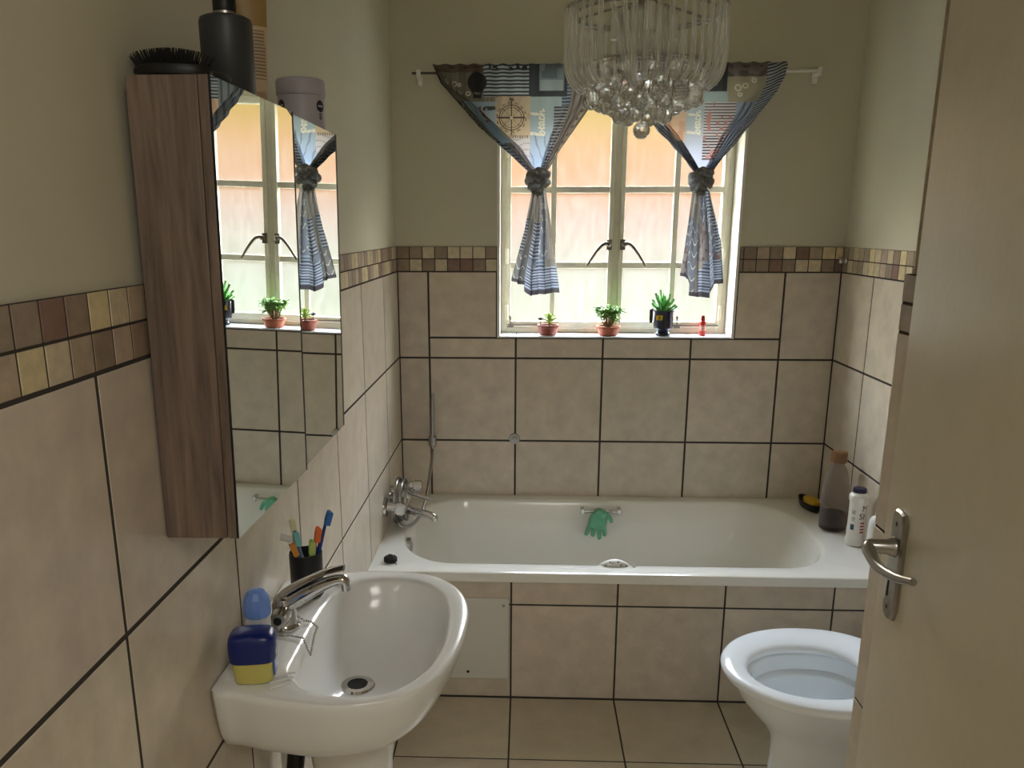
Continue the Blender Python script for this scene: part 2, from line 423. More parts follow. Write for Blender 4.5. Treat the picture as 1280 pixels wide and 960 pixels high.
# ---------------------------------------------------------------- steel casement window
win = thing('window_1', 'painted steel window', 'window', (.845, D+.13, WZ0)); del win['label'], win['category']; win['kind'] = 'structure'
zb, zt = WZ0+.006, WZ1-.01
xa, xb = WX0+.010, WX1-.010
mb = MB(); y0, y1 = fy0, fy0+.035
mb.box((xa,y0,zb),(xa+.022,y1,zt)); mb.box((xb-.022,y0,zb),(xb,y1,zt)); mb.box((xa+.022,y0,zt-.024),(xb-.022,y1,zt)); mb.box((xa+.022,y0,zb),(xb-.022,y1,zb+.02))
mb.box((.836,y0,zb+.02),(.860,y1,zt-.024))
mb.build('window_frame', M['frame'], win, bevel=.003)
RZS = [1.366, 1.652]
for side, (cx0, cx1) in enumerate(((xa+.0225,.8355),(.8605,xb-.0225))):
    mb = MB(); ya, yb_ = fy0-.008, fy0+.024
    ca, cb = zb+.0205, zt-.0245
    s = .025
    mb.box((cx0,ya,ca),(cx0+s*.7,yb_,cb)); mb.box((cx1-s*.7,ya,ca),(cx1,yb_,cb)) 
    mb.box((cx0+s*.7,ya,ca),(cx1-s*.7,yb_,ca+s)); mb.box((cx0+s*.7,ya,cb-s),(cx1-s*.7,yb_,cb))
    mid = .602 if side == 0 else 1.076
    mb.box((mid-.011,ya+.004,ca+s),(mid+.011,yb_-.004,cb-s))
    for rz_ in RZS:
        mb.box((cx0+s*.7,ya+.002,rz_-.012),(mid-.011,yb_-.002,rz_+.012)); mb.box((mid+.011,ya+.002,rz_-.012),(cx1-s*.7,yb_-.002,rz_+.012))
    sash = mb.build('window_sash', M['frame'], win, bevel=.0025)
    g = MB(); g.box((cx0+s*.5,fy0+.008,ca+s*.6),(cx1-s*.5,fy0+.011,cb-s*.6)); g.build('pane', M['pane'], sash, smooth=False)
    # hinges on the outer side
    hx = cx0+.002 if side == 0 else cx1-.002
    mb = MB()
    for hz in (1.18,1.40,1.80): mb.lathe([(.006,-.03),(.007,-.028),(.007,.028),(.006,.03)], (hx,ya-.004,hz), 10)
    mb.build('hinge', M['frame'], win)
    sg = 1 if side else -1
    hxc = .848+sg*.026
    mb = MB(); mb.box((hxc-.010,ya-.006,1.425),(hxc+.010,ya,1.465))
    mb.lathe([(.008,0),(.009,-.02),(.0095,-.03),(.005,-.034)], (hxc+sg*.004,ya,1.447), 14, 'y')
    mb.tube([(hxc+sg*.004,ya-.026,1.450),(hxc+sg*.028,ya-.030,1.446),(hxc+sg*.055,ya-.032,1.416),(hxc+sg*.088,ya-.034,1.366)], [.0075,.0075,.0062,.0045], 10, 4)
    mb.build('window_handle', M['oldsteel'], win)
    # stay bar along the bottom rail
    sx0, sx1 = (xa+.03,.60) if side == 0 else (1.05, xb-.03)
    mb = MB(); mb.box((sx0,ya-.012,zb+.030),(sx1,ya-.007,zb+.036))
    px_ = sx0+.01 if side == 0 else 1.10
    mb.box((px_-.012,ya-.014,zb+.022),(px_+.012,ya,zb+.030))
    mb.lathe([(.003,0),(.003,.026),(.006,.03),(.0055,.036),(.002,.04)], (px_,ya-.009,zb+.03), 10)
    mb.build('window_stay', M['oldsteel'], win)

# ---------------------------------------------------------------- bath
bath = thing('bathtub', 'white built-in bathtub below the window behind a tiled front', 'bathtub', (.85, 2.87, .0))
cx, cy, hx, hy = .803, 2.884, .736, .339
def inner(dx0, dx1, dy, z, kr=1.0):
    x0 = cx-hx+dx0; x1 = cx+hx-dx1; 
    return at_z(rrect((x0+x1)/2, cy, (x1-x0)/2, hy-dy, .20*kr, .26*kr, 20), z)
r0 = inner(0,0,0,RZ)
def to_rect(p, xa, xb, ya, yb, z):
    dx, dy = p[0]-cx, p[1]-cy; ts = []
    if dx > 1e-9: ts.append((xb-cx)/dx)
    if dx < -1e-9: ts.append((xa-cx)/dx)
    if dy > 1e-9: ts.append((yb-cy)/dy)
    if dy < -1e-9: ts.append((ya-cy)/dy)
    t = min(ts); return [cx+dx*t, cy+dy*t, z]
xa_, xb_, ya_, yb2 = .001, W-.001, B-.010, D-.001
o0 = [to_rect(p, xa_, xb_, ya_, yb2, RZ) for p in r0]
for cxr, cyr in ((xa_,ya_),(xb_,ya_),(xa_,yb2),(xb_,yb2)):
    k = min(range(len(o0)), key=lambda i: (o0[i][0]-cxr)**2+(o0[i][1]-cyr)**2); o0[k] = [cxr, cyr, RZ]
def inset_rect(ring, d, z): return [(min(max(p[0],xa_+0*d),xb_), max(p[1],ya_+d), z) for p in ring]
rings = [inset_rect(o0, .03, RZ-.030), inset_rect(o0, .03, RZ-.0305), [(p[0],p[1],RZ-.0305) for p in o0], [(p[0],p[1],RZ-.005) for p in o0], inset_rect(o0, .0015, RZ-.0015), inset_rect(o0, .006, RZ),
         r0, inner(.006,.006,.006,RZ-.003), inner(.012,.014,.011,RZ-.012), inner(.022,.04,.026,.378), inner(.026,.048,.030,.366), inner(.045,.10,.042,.28), inner(.07,.19,.062,.17), inner(.10,.26,.10,.105,.9), inner(.16,.34,.16,.085,.8), inner(.3,.5,.30,.08,.3)]
mb = MB(); mb.loft(rings[1:], cap0=False, cap1=True); mb.build('tub', M['tub'], bath, ang=50)
mb = MB()
mb.lathe([(.027,-.012),(.027,.002),(.024,.005),(.012,.006),(.010,.0045),(.001,.0045)], (.095,2.785,.414), 28, 'x', 1, 1); mb.build('overflow', M['satin'], bath)
mb = MB(); mb.lathe([(.03,0),(.03,.003),(.022,.003),(.02,-.004),(.001,-.004)], (.33,2.88,.081), 24); mb.build('drain', M['chrome'], bath)
for yy, s, gz in ((3.195,-1,.418),(2.575,1,.385)):
    mb = MB()
    mb.tube([(.735,yy+s*.028,gz),(.872,yy+s*.028,gz)], .0055, 12)
    for xx in (.731,.876): mb.obox((xx,yy+s*.014,gz),(.007,0,0),(0,.0195,0),(0,0,.011))
    mb.build('grab_handle', M['chrome'], bath, bevel=.002)

# white access panel on the bath front
pan = thing('access_panel', 'white square access panel on the bath front behind the basin', 'panel', (.305, B, .072))
mb = MB(); mb.box((.155,B-.009,.072),(.453,B+.0003,.358)); mb.build('panel_face', M['panelw'], pan, bevel=.003)
for sx_, sz_ in ((.172,.098),(.320,.098),(.436,.335),(.172,.335)):
    mb = MB(); mb.lathe([(.005,0),(.005,-.001),(.003,-.0018),(.001,-.0018)], (sx_,B-.009,sz_), 12, 'y'); mb.build('screw', M['satin'] if sx_!=.320 else M['rubber'], pan)

# ---------------------------------------------------------------- wash basin
def closed_spline(ctrl, n):
    k = len(ctrl); out = []
    L = []
    for i in range(k):
        p0,p1,p2,p3 = [np.array(ctrl[(i+d)%k],float) for d in (-1,0,1,2)]
        for t in np.linspace(0,1,24,endpoint=False):
            L.append(.5*((2*p1)+(p2-p0)*t+(2*p0-5*p1+4*p2-p3)*t*t+(3*p1-p0-3*p2+p3)*t**3))
    L = np.array(L)
    return L
def polar_resample(L, c, n):
    a = np.arctan2(L[:,1]-c[1], L[:,0]-c[0]); o = np.argsort(a); a = a[o]; r = np.hypot(L[:,0]-c[0], L[:,1]-c[1])[o]
    th = np.linspace(-PI,PI,n,endpoint=False)
    rr = np.interp(th, np.r_[a-2*PI,a,a+2*PI], np.r_[r,r,r])
    return np.stack([c[0]+rr*np.cos(th), c[1]+rr*np.sin(th)],1)
BZ = .80
outer_c = [(.002,1.180),(.045,1.166),(.10,1.150),(.19,1.135),(.256,1.142),(.318,1.170),(.358,1.225),(.386,1.32),(.396,1.43),(.390,1.514),(.365,1.581),(.315,1.636),(.25,1.657),(.17,1.658),(.10,1.648),(.045,1.628),(.002,1.612),(.0015,1.5),(.0015,1.4),(.0015,1.29)]
inner_c = [(.112,1.235),(.150,1.185),(.205,1.165),(.262,1.168),(.305,1.195),(.343,1.258),(.361,1.35),(.358,1.47),(.335,1.550),(.285,1.604),(.225,1.617),(.165,1.604),(.127,1.562),(.112,1.49),(.108,1.40),(.108,1.31)]
bc = (.215,1.392); NB = 128
OC = polar_resample(closed_spline(outer_c, NB), bc, NB); IC = polar_resample(closed_spline(inner_c, NB), bc, NB)
OC[:,0] = np.maximum(OC[:,0], .002)
def sc(C, k, ctr, xlock=False):
    P = np.array(ctr)+(C-np.array(ctr))*k
    return P
def ring(P, z): return [(float(x), float(y), float(zz)) for (x,y),zz in zip(P, z if hasattr(z,'__len__') else [z]*len(P))]
basin = thing('wash_basin', 'white ceramic pedestal wash basin on the left tiled wall', 'basin', (.16, 1.39, 0))
dc = (.190,1.400)
def low(k, kx, z):      # outer shell rings shrink towards a point on the wall side
    P = OC.copy(); P[:,0] = .002+(OC[:,0]-.002)*kx; P[:,1] = 1.395+(OC[:,1]-1.395)*k; return ring(P, z)
mid1 = IC+(OC-IC)*.5
def pull(P, f): 
    Q = P.copy(); Q[:,0] = np.maximum(Q[:,0], .002); return Q
rings = [low(.50,.44,.662), low(.66,.64,.663), low(.77,.77,.668), low(.85,.855,.681), low(.915,.915,.705), low(.958,.96,.74), low(.988,.988,.772), low(1.0,1.0,.786),
         low(.998,.998,.795), ring(pull(IC+(OC-IC)*.93,0), BZ-.0015), ring(IC+(OC-IC)*.80, BZ), ring(IC+(OC-IC)*.25, BZ-.001), ring(IC+(OC-IC)*.05, BZ-.002), ring(sc(IC,.985,bc), BZ-.008),
         ring(sc(IC,.93,(.21,1.392)), BZ-.035), ring(sc(IC,.84,(.207,1.394)), BZ-.070), ring(sc(IC,.66,(.20,1.397)), BZ-.100), ring(sc(IC,.42,(.193,1.40)), BZ-.117), ring(polar_resample(np.array([(dc[0]+.026*math.cos(a), dc[1]+.026*math.sin(a)) for a in np.linspace(0,2*PI,64,endpoint=False)]), dc, NB), BZ-.124)]
mb = MB(); mb.loft(rings, cap0=True, cap1=False); mb.build('basin_bowl', M['ceramic'], basin, ang=60)
mb = MB(); zz = BZ-.126
mb.lathe([(.030,.000),(.033,.003),(.030,.0066),(.0205,.0068)], (dc[0],dc[1],zz), 32); 
mb.build('drain_ring', M['chrome'], basin)
mb = MB(); mb.lathe([(.0190,.0066),(.0190,.0074),(.001,.0073)], (dc[0],dc[1],zz), 24); mb.build('drain_hole', M['rubber'], basin)
for yc, tgt in ((1.205,-1),(1.60,1)):          # shallow ribbed soap recess on each shoulder
    mb = MB()
    for k in range(3): mb.tube([(.088+.004*k, yc+tgt*(.010-.0*k)-.017*(k-1), BZ+.0008),(.125-.012*k*0, yc-.010*tgt-.016*(k-1), BZ-.0004)], .0032, 8, flat=.5)
    mb.build('soap_rib', M['ceramic'], basin)
pc = (.180,1.385)
def ped(rx, ry, z, sq=.0): return [(pc[0]+rx*math.copysign(abs(math.cos(a))**.8, math.cos(a)), pc[1]+ry*math.copysign(abs(math.sin(a))**.8, math.sin(a)), z) for a in np.linspace(0,2*PI,48,endpoint=False)]
mb = MB(); mb.loft([ped(.095,.110,0.001), ped(.095,.110,.02), ped(.078,.088,.06), ped(.068,.074,.30), ped(.072,.078,.52), ped(.080,.088,.60), ped(.086,.094,.672)]); mb.build('pedestal', M['ceramic'], basin, ang=50)

# waste pipework under the basin
pipe = thing('waste_pipe', 'chrome trap and white waste pipe under the basin', 'pipe', (.03, 1.33, .5))
mb = MB(); mb.tube([(.022,1.47,.002),(.022,1.47,.60)], .011, 14); mb.build('supply_pipe', M['white'], pipe)
mb = MB(); mb.lathe([(.014,.64),(.014,.56),(.024,.555),(.025,.47),(.022,.462),(.012,.46)], (.058,1.50,0), 24)
mb.tube([(.058,1.50,.53),(.03,1.50,.53),(.003,1.50,.53)], .012, 14); mb.build('bottle_trap', M['chrome'], pipe)
brush = thing('toilet_brush', 'black brush with a white and blue collar standing beside the basin pedestal', 'brush', (.045,1.375,0))
mb = MB(); mb.lathe([(.036,.001),(.038,.02),(.036,.30),(.034,.31),(.012,.312)], (.045,1.385,0), 28); mb.build('brush_holder', M['white'], brush)
mb = MB(); mb.tube([(.045,1.385,.28),(.058,1.39,.45),(.075,1.395,.60)], [.011,.016,.018], 14, 3); mb.build('brush_handle', M['black'], brush)

# basin tap
tap = thing('basin_mixer_tap', 'chrome mixer tap on the back ledge of the wash basin', 'tap', (.062,1.392,BZ))
mb = MB(); mb.lathe([(.028,0),(.028,.004),(.024,.008),(.0225,.012),(.021,.045),(.0165,.058),(.006,.062)], (.062,1.392,BZ), 28); mb.build('tap_body', M['chrome'], tap)
mb = MB(); mb.tube([(.052,1.392,BZ+.034),(.072,1.393,BZ+.046),(.102,1.396,BZ+.064),(.138,1.399,BZ+.083),(.165,1.400,BZ+.092),(.175,1.400,BZ+.089),(.177,1.400,BZ+.072)], [.017,.0185,.0175,.0145,.0125,.0115,.0105], 18, 6, flat=.8); mb.build('spout', M['chrome'], tap)
mb = MB(); mb.tube([(.046,1.397,BZ+.048),(.066,1.400,BZ+.066),(.104,1.403,BZ+.088),(.142,1.404,BZ+.105),(.174,1.405,BZ+.113)], [.0165,.0165,.0145,.0120,.0110], 16, 5, flat=.38)
mb.build('lever', M['chrome'], tap)
mb = MB(); mb.lathe([(.0165,0),(.0175,-.010),(.0165,-.030),(.0145,-.040),(.0075,-.041)], (.063,1.388,BZ+.032), 24, 'y'); k = mb.build('valve_knob', M['chrome'], tap)
mb = MB(); mb.lathe([(.0075,-.0412),(.0075,-.0425),(.001,-.0425)], (.063,1.388,BZ+.032), 16, 'y'); mb.build('knob_cap', M['rubber'], k)
mb = MB()
path = [(.080,1.415,BZ+.010),(.092,1.412,BZ+.003),(.106,1.410,BZ+.002),(.120,1.400,BZ-.004),(.121,1.372,BZ-.006),(.124,1.345,BZ-.012),(.125,1.326,BZ-.020),(.118,1.332,BZ-.010),(.108,1.345,BZ+.002),(.085,1.352,BZ+.0025),(.062,1.353,BZ+.0025),(.045,1.356,BZ+.004),(.040,1.37,BZ+.010)]
tube_pts = []
Pv = [Vector(p) for p in path]
for a, b in zip(Pv[:-1], Pv[1:]):
    n_ = max(1, int((b-a).length/.0042))
    for i in range(n_): tube_pts.append(a+(b-a)*i/n_)
for p in tube_pts: mb.ball(p, .0021, 8, 6)
mb.build('ball_chain', M['satin'], tap)

# ---------------------------------------------------------------- things on the basin
cup = thing('toothbrush_cup', 'black cylindrical toothbrush cup behind the basin tap', 'cup', (.068,1.535,BZ))
mb = MB(); mb.lathe([(.030,.0005),(.032,.003),(.0325,.088),(.032,.090),(.030,.090),(.0295,.086),(.0285,.008),(.001,.007)], (.068,1.535,BZ), 36); mb.build('cup_body', M['black'], cup)
def brush_obj(label, hcol, bcol, base, top, hl=.028, g='toothbrushes in the black cup', flip=1):
    base, top = Vector(base), Vector(top); d = (top-base).normalized(); Lb = (top-base).length
    t = thing('toothbrush', label, 'toothbrush', base, g)
    side = Vector((.55,-.83,0)); side = (side-d*side.dot(d)).normalized(); ax = d.cross(side)
    mb = MB(); pts = [base+d*Lb*f for f in (0,.25,.5,.68,.80,.9,1)]
    mb.tube(pts, [.0048,.0062,.0066,.0052,.0042,.0064,.0050], 12, 3, flat=.75); mb.build('brush_handle', mat('handle_'+label[:12].strip().replace(' ','_'), hcol, .3), t)
    mb = MB(); hc = base+d*(Lb-hl*.5)
    for i in range(7):
        for j in (-1,0,1):
            p = hc+d*(i-3)*hl/7.2+ax*j*.0032
            mb.tube([p+side*.002, p+side*.0125], [.0024,.0026], 6)
    mb.build('bristles', mat('bristle_'+label[:12].strip().replace(' ','_'), bcol, .6), t)
    return t
cz0 = BZ+.012
brush_obj('yellow toothbrush with a clear head at the back left of the cup', rgb(226,196,40), rgb(240,235,200), (.062,1.535,cz0), (.037,1.555,BZ+.150))
brush_obj('teal blue and white toothbrush at the front left of the cup', rgb(30,105,160), rgb(120,190,190), (.066,1.528,cz0), (.053,1.520,BZ+.138))
brush_obj('white and orange toothbrush leaning out over the cup front', rgb(232,228,220), rgb(222,150,60), (.072,1.533,cz0), (.046,1.512,BZ+.118))
brush_obj('lime green toothbrush, shortest one in the middle of the cup', rgb(120,185,50), rgb(190,215,120), (.071,1.538,cz0), (.083,1.525,BZ+.118))
brush_obj('orange red toothbrush between the green and dark blue ones', rgb(222,84,44), rgb(235,120,60), (.068,1.540,cz0), (.095,1.535,BZ+.142))
brush_obj('dark blue toothbrush, tallest one leaning right in the cup', rgb(28,62,130), rgb(60,120,190), (.070,1.538,cz0), (.116,1.548,BZ+.172))
tp = thing('toothpaste_tube', 'grey white tube leaning out of the cup towards the wall', 'tube', (.06,1.54,cz0))
mb = MB(); mb.tube([(.058,1.553,BZ+.014),(.050,1.556,BZ+.07),(.040,1.553,BZ+.108)], [.007,.008,.008], 14); mb.build('tube_body', M['clearwhite'], tp)
mb = MB(); mb.tube([(.040,1.553,BZ+.108),(.022,1.552,BZ+.113),(.016,1.552,BZ+.114)], [.0085,.008,.008], 14); mb.build('tube_cap', M['white'], tp)

def superring(cx_, cy_, a, b, z, e=.45, n=40, rot=0):
    out = []
    for t in np.linspace(0,2*PI,n,endpoint=False):
        u = a*math.copysign(abs(math.cos(t))**e, math.cos(t)); v = b*math.copysign(abs(math.sin(t))**e, math.sin(t))
        out.append((cx_+u*math.cos(rot)-v*math.sin(rot), cy_+u*math.sin(rot)+v*math.cos(rot), z))
    return out
jar = thing('petroleum_jelly_jar', 'small jar of yellow jelly with a dark blue lid on the basin corner', 'jar', (.064,1.205,BZ))
jx, jy, jr = .066, 1.206, .15
M['jelly'] = mat('yellow_jelly', rgb(232,224,128), .15, trans=.3)
M['navy'] = mat('navy_plastic', rgb(22,38,110), .28)
mb = MB(); mb.loft([superring(jx,jy,.025,.018,BZ+.001,.6,40,jr), superring(jx,jy,.030,.021,BZ+.004,.55,40,jr), superring(jx,jy,.0325,.023,BZ+.03,.5,40,jr), superring(jx,jy,.033,.0235,BZ+.042,.5,40,jr)]); mb.build('jar_body', M['jelly'], jar)
mb = MB(); mb.loft([superring(jx,jy,.0355,.026,BZ+.040,.5,40,jr), superring(jx,jy,.037,.027,BZ+.043,.5,40,jr), superring(jx,jy,.0375,.0275,BZ+.070,.5,40,jr), superring(jx,jy,.036,.026,BZ+.080,.5,40,jr), superring(jx,jy,.031,.022,BZ+.086,.55,40,jr), superring(jx,jy,.022,.015,BZ+.088,.6,40,jr)]); mb.build('jar_lid', M['navy'], jar)
mb = MB(); mb.mat(mat('blue_label', rgb(38,82,170), .35))
lc = Vector((jx,jy,0))+Matrix.Rotation(jr,3,'Z')@Vector((.0334,0,0)); ux = Matrix.Rotation(jr,3,'Z')@Vector((1,0,0)); uy = Matrix.Rotation(jr,3,'Z')@Vector((0,1,0))
mb.obox(lc+Vector((0,0,BZ+.028)), ux*.0012, uy*.015, (0,0,.014)); mb.mat(M['white'])
for zz_ in (.035,.031,.024): mb.obox(lc+Vector((0,0,BZ+zz_)), ux*.0016, uy*.009, (0,0,.0010))
mb.build('label', None, jar, smooth=False)
ro = thing('deodorant_bottle', 'cloudy bottle with a light blue cap behind the blue lidded jar', 'bottle', (.048,1.290,BZ))
mb = MB(); mb.lathe([(.019,.001),(.021,.004),(.0215,.06),(.019,.078),(.017,.082)], (.048,1.290,BZ), 28); mb.build('bottle_body', M['clearwhite'], ro)
mb = MB(); mb.lathe([(.0225,.074),(.0235,.078),(.0235,.092),(.021,.106),(.014,.117),(.006,.119)], (.048,1.290,BZ), 12); mb.build('bottle_cap', mat('light_blue_cap', rgb(112,148,222), .4), ro, ang=20)

# ---------------------------------------------------------------- mirrored wall cabinet
CY0, CY1, CZ0, CZ1 = 1.080, 1.775, 1.092, 1.692
cab = thing('mirror_cabinet', 'brown wood wall cabinet with two mirror doors above the basin', 'cabinet', (0, CY0, CZ0))
def lean(z): return .0875+.010*(z-CZ0)/(CZ1-CZ0)      # front of the carcass: the cabinet hangs slightly forward
def slab(mb, y0, y1, z0, z1, xa, xb):
    vs = [(xa(z0),y0,z0),(xb(z0),y0,z0),(xb(z0),y1,z0),(xa(z0),y1,z0),(xa(z1),y0,z1),(xb(z1),y0,z1),(xb(z1),y1,z1),(xa(z1),y1,z1)]
    mb.add(vs, [(0,3,2,1),(4,5,6,7),(0,1,5,4),(1,2,6,5),(2,3,7,6),(3,0,4,7)])
mb = MB(); bk = lambda z: .002+.006*(z-CZ0)/(CZ1-CZ0)
slab(mb, CY0, CY1, CZ0, CZ1, bk, lean)
mb.build('carcass', M['wood'], cab, bevel=.0015)
# doors: pivot at outer edges; the near door stands a little ajar in the middle
for (ya, yb_, hinge, ang) in ((CY0, 1.4265, CY0, -1.25), (1.4285, CY1, CY1, 0.0)):
    mb = MB(); slab(mb, ya, yb_-(.002 if yb_ < 1.5 else 0), CZ0, CZ1, lambda z: lean(z)+.0008, lambda z: lean(z)+.0135)
    mm = MB().mat(M['rubber']); slab(mm, ya+.0004, yb_-.0004, CZ0+.0004, CZ1-.0004, lambda z: lean(z)+.0136, lambda z: lean(z)+.0163)
    mm.mat(M['mirror']); e_ = .010 if yb_ < 1.5 else .014; mm.add([(lean(z)+.0166, y, z) for y, z in ((ya+.0006,CZ0+.0006),(yb_-e_,CZ0+.0006),(yb_-e_,CZ1-.0006),(ya+.0006,CZ1-.0006))], [(0,1,2,3)])
    if ang:
        for b_ in (mb, mm):
            Rm = Matrix.Rotation(math.radians(ang),4,'Z'); c0 = Vector((lean(1.4),hinge,0))
            b_.v = [tuple((Rm@(Vector(v)-c0))+c0) for v in b_.v]
    d_ = mb.build('cabinet_door', M['wood'], cab, bevel=.001)
    mm.build('mirror', None, d_, smooth=False)

# things on the cabinet
TZ = CZ1+.0005
hb = thing('hairbrush', 'black hairbrush lying bristles up on top of the mirror cabinet', 'hairbrush', (.05,1.12,TZ))
mb = MB(); mb.loft([[(.050+.050*k*math.cos(a),1.128+.030*k*math.sin(a),TZ+h) for a in np.linspace(0,2*PI,40,endpoint=False)] for k,h in ((.8,.0),(.97,.004),(1,.010),(.95,.015),(.8,.0175),(.4,.019))])
mb.tube([(.075,1.150,TZ+.010),(.095,1.185,TZ+.011),(.080,1.208,TZ+.011)], [.013,.009,.010], 14, 4, flat=.7)
mb.build('brush_body', M['black'], hb)
mb = MB()
for i in range(-9,10):
    for j in range(-5,6):
        u, v = i/9.6, j/5.4
        if u*u+v*v < .95:
            hgt = .029-.010*(u*u+v*v*.6); p = Vector((.050+.046*u, 1.128+.027*v, TZ+.014))
            q = p+Vector((.010*u+random.uniform(-.001,.001), .008*v, hgt-.014+.008)); mb.tube([p, q], [.0010,.0007], 5)
mb.build('bristles', M['rubber'], hb)
dsp = thing('lotion_bottle', 'dark grey round bottle with a black cap on the cabinet top', 'bottle', (.080,1.252,TZ))
mb = MB(); mb.lathe([(.033,.0),(.0355,.003),(.036,.092),(.0345,.0975),(.030,.1),(.016,.102)], (.080,1.252,TZ), 40); mb.build('bottle_body', mat('charcoal_plastic', rgb(56,58,62), .42), dsp)
mb = MB(); mb.lathe([(.0165,.1025),(.0165,.106),(.0145,.106)], (.080,1.252,TZ), 28); mb.build('neck_ring', M['satin'], dsp)
mb = MB(); mb.lathe([(.0155,.1062),(.0158,.108),(.0155,.135),(.014,.137),(.002,.1375)], (.080,1.252,TZ), 28); mb.build('bottle_cap', M['black'], dsp)
tb = thing('cream_tube', 'tan and cream tube standing on its cap behind the dark grey bottle', 'tube', (.082,1.345,TZ))
tx, ty = .0875, 1.345
mb = MB(); mb.lathe([(.016,0),(.0165,.002),(.0165,.016),(.015,.018)], (tx,ty,TZ), 28); mb.build('tube_cap', mat('tan_cap', rgb(170,140,110), .4), tb)
M['tubep'] = mat('tube_plastic', (1,1,1,1), .4, attr='tint')
rows = []; colsA = []
for h, a_, b_ in ((.016,.0165,.0165),(.02,.018,.017),(.06,.020,.014),(.11,.0225,.009),(.15,.024,.004),(.158,.0242,.0012)):
    rows.append((h,a_,b_))
nR, nC = 150, 60
hs = np.linspace(.016,.158,nR); aa = np.interp(hs,[r[0] for r in rows],[r[1] for r in rows]); bb = np.interp(hs,[r[0] for r in rows],[r[2] for r in rows])
th = np.linspace(0,2*PI,nC+1); rot = .45
P = np.zeros((nR,nC+1,3)); Cc = np.zeros((nR,nC+1,3))
for i in range(nR):
    u = aa[i]*np.cos(th); v = bb[i]*np.sin(th)
    P[i,:,0] = tx+u*math.cos(rot)-v*math.sin(rot); P[i,:,1] = ty+u*math.sin(rot)+v*math.cos(rot); P[i,:,2] = TZ+hs[i]
    base = np.array([lin(196),lin(172),lin(140)]) if hs[i] < .108 else np.array([lin(150),lin(122),lin(70)])
    Cc[i,:] = base
    if .034 < hs[i] < .102 and int(hs[i]/.0024) % 2 == 0:
        for j in range(nC+1):
            if -.012 < u[j]*1.0 < .017 and math.sin(th[j]) < 0: Cc[i,j] = base*.42
mb = MB(); mb.usec = True; mb.grid(P, Cc); mb.build('tube_body', M['tubep'], tb)
jr2 = thing('cream_jar', 'pale lilac grey lidded jar at the far end of the cabinet top', 'jar', (.068,1.690,TZ))
M['lilac'] = mat('lilac_grey_plastic', rgb(186,180,190), .4)
mb = MB(); mb.lathe([(.040,0),(.043,.003),(.044,.058),(.043,.060)], (.068,1.690,TZ), 44); jb = mb.build('jar_body', M['lilac'], jr2)
mb = MB(); mb.lathe([(.0455,.060),(.046,.062),(.046,.084),(.044,.088),(.038,.090),(.002,.0905)], (.068,1.690,TZ), 44); mb.build('jar_lid', mat('lilac_lid', rgb(178,172,184), .45), jr2)
def wrap_disc(mb, c, r_c, az, z, ra, n=24):
    pts = [(0,0)]+[(ra*math.cos(t), ra*math.sin(t)) for t in np.linspace(0,2*PI,n,endpoint=False)]
    vs = [(c[0]+r_c*math.cos(az+u/r_c), c[1]+r_c*math.sin(az+u/r_c), z+v) for u,v in pts]
    mb.add(vs, [(0,i,i%n+1) for i in range(1,n+1)])
def wrap_rect(mb, c, r_c, az, z, w, h, n=8):
    vs = []; 
    for i in range(n+1):
        a = az+(i/n-.5)*w/r_c
        vs += [(c[0]+r_c*math.cos(a), c[1]+r_c*math.sin(a), z-h/2),(c[0]+r_c*math.cos(a), c[1]+r_c*math.sin(a), z+h/2)]
    mb.add(vs, [(2*i,2*i+2,2*i+3,2*i+1) for i in range(n)])
def wrap_text(txt, c, r_c, az, z, size, m, parent, name='lettering', vertical=False):
    cu = bpy.data.curves.new('t','FONT'); cu.body = txt; cu.size = size; cu.align_x = 'CENTER'; cu.resolution_u = 2
    to = bpy.data.objects.new('t', cu); COL.objects.link(to); bpy.context.view_layer.update()
    me = bpy.data.meshes.new_from_object(to.evaluated_get(bpy.context.evaluated_depsgraph_get()))
    vs = [v.co.copy() for v in me.vertices]; fs = [tuple(p.vertices) for p in me.polygons]
    bpy.data.objects.remove(to); bpy.data.curves.remove(cu); bpy.data.meshes.remove(me)
    mb = MB(); mb.add([(c[0]+r_c*math.cos(az+v.x/r_c), c[1]+r_c*math.sin(az+v.x/r_c), z+v.y) for v in vs], fs)
    return mb.build(name, m, parent, smooth=False, clean=False)
M['ink'] = mat('dark_ink', rgb(40,36,48), .5)
jc = (.068,1.690)
for az in (math.radians(-133), math.radians(-24)):
    mb = MB().mat(M['ink']); wrap_disc(mb, jc, .0444, az, TZ+.040, .0105)
    mb.mat(M['lilac']); wrap_rect(mb, jc, .0446, az, TZ+.040, .014, .003)
    mb.build('label_print', None, jb, smooth=False, clean=False)
mb = MB().mat(M['ink'])
for k in range(6): wrap_rect(mb, jc, .0444, math.radians(-24), TZ+.0265-.002*k, .010-.002*(k%3), .001)
mb.build('small_print', None, jb, smooth=False, clean=False)

# ---------------------------------------------------------------- bath mixer and hand shower
mx_ = thing('bath_mixer', 'chrome bath mixer with coiled shower hose on the left tiled wall', 'tap', (.0,2.87,.53))
for yy in (2.815,2.965):
    mb = MB(); mb.lathe([(.036,0.0005),(.036,.003),(.033,.010),(.018,.013),(.017,.05)], (0,yy,.545), 32, 'x'); mb.build('wall_flange', M['chrome'], mx_)
mb = MB(); mb.tube([(.060,2.795,.545),(.060,2.985,.545)], .023, 24)
mb.lathe([(.026,0),(.026,.02),(.022,.03),(.002,.034)], (.060,2.89,.552), 24); mb.build('mixer_body', M['chrome'], mx_, ang=50)
mb = MB(); mb.tube([(.065,2.89,.532),(.085,2.875,.515),(.125,2.855,.512),(.160,2.838,.510),(.176,2.830,.503),(.178,2.829,.493)], [.018,.0155,.014,.0135,.0135,.012], 18, 4); mb.build('spout', M['chrome'], mx_)
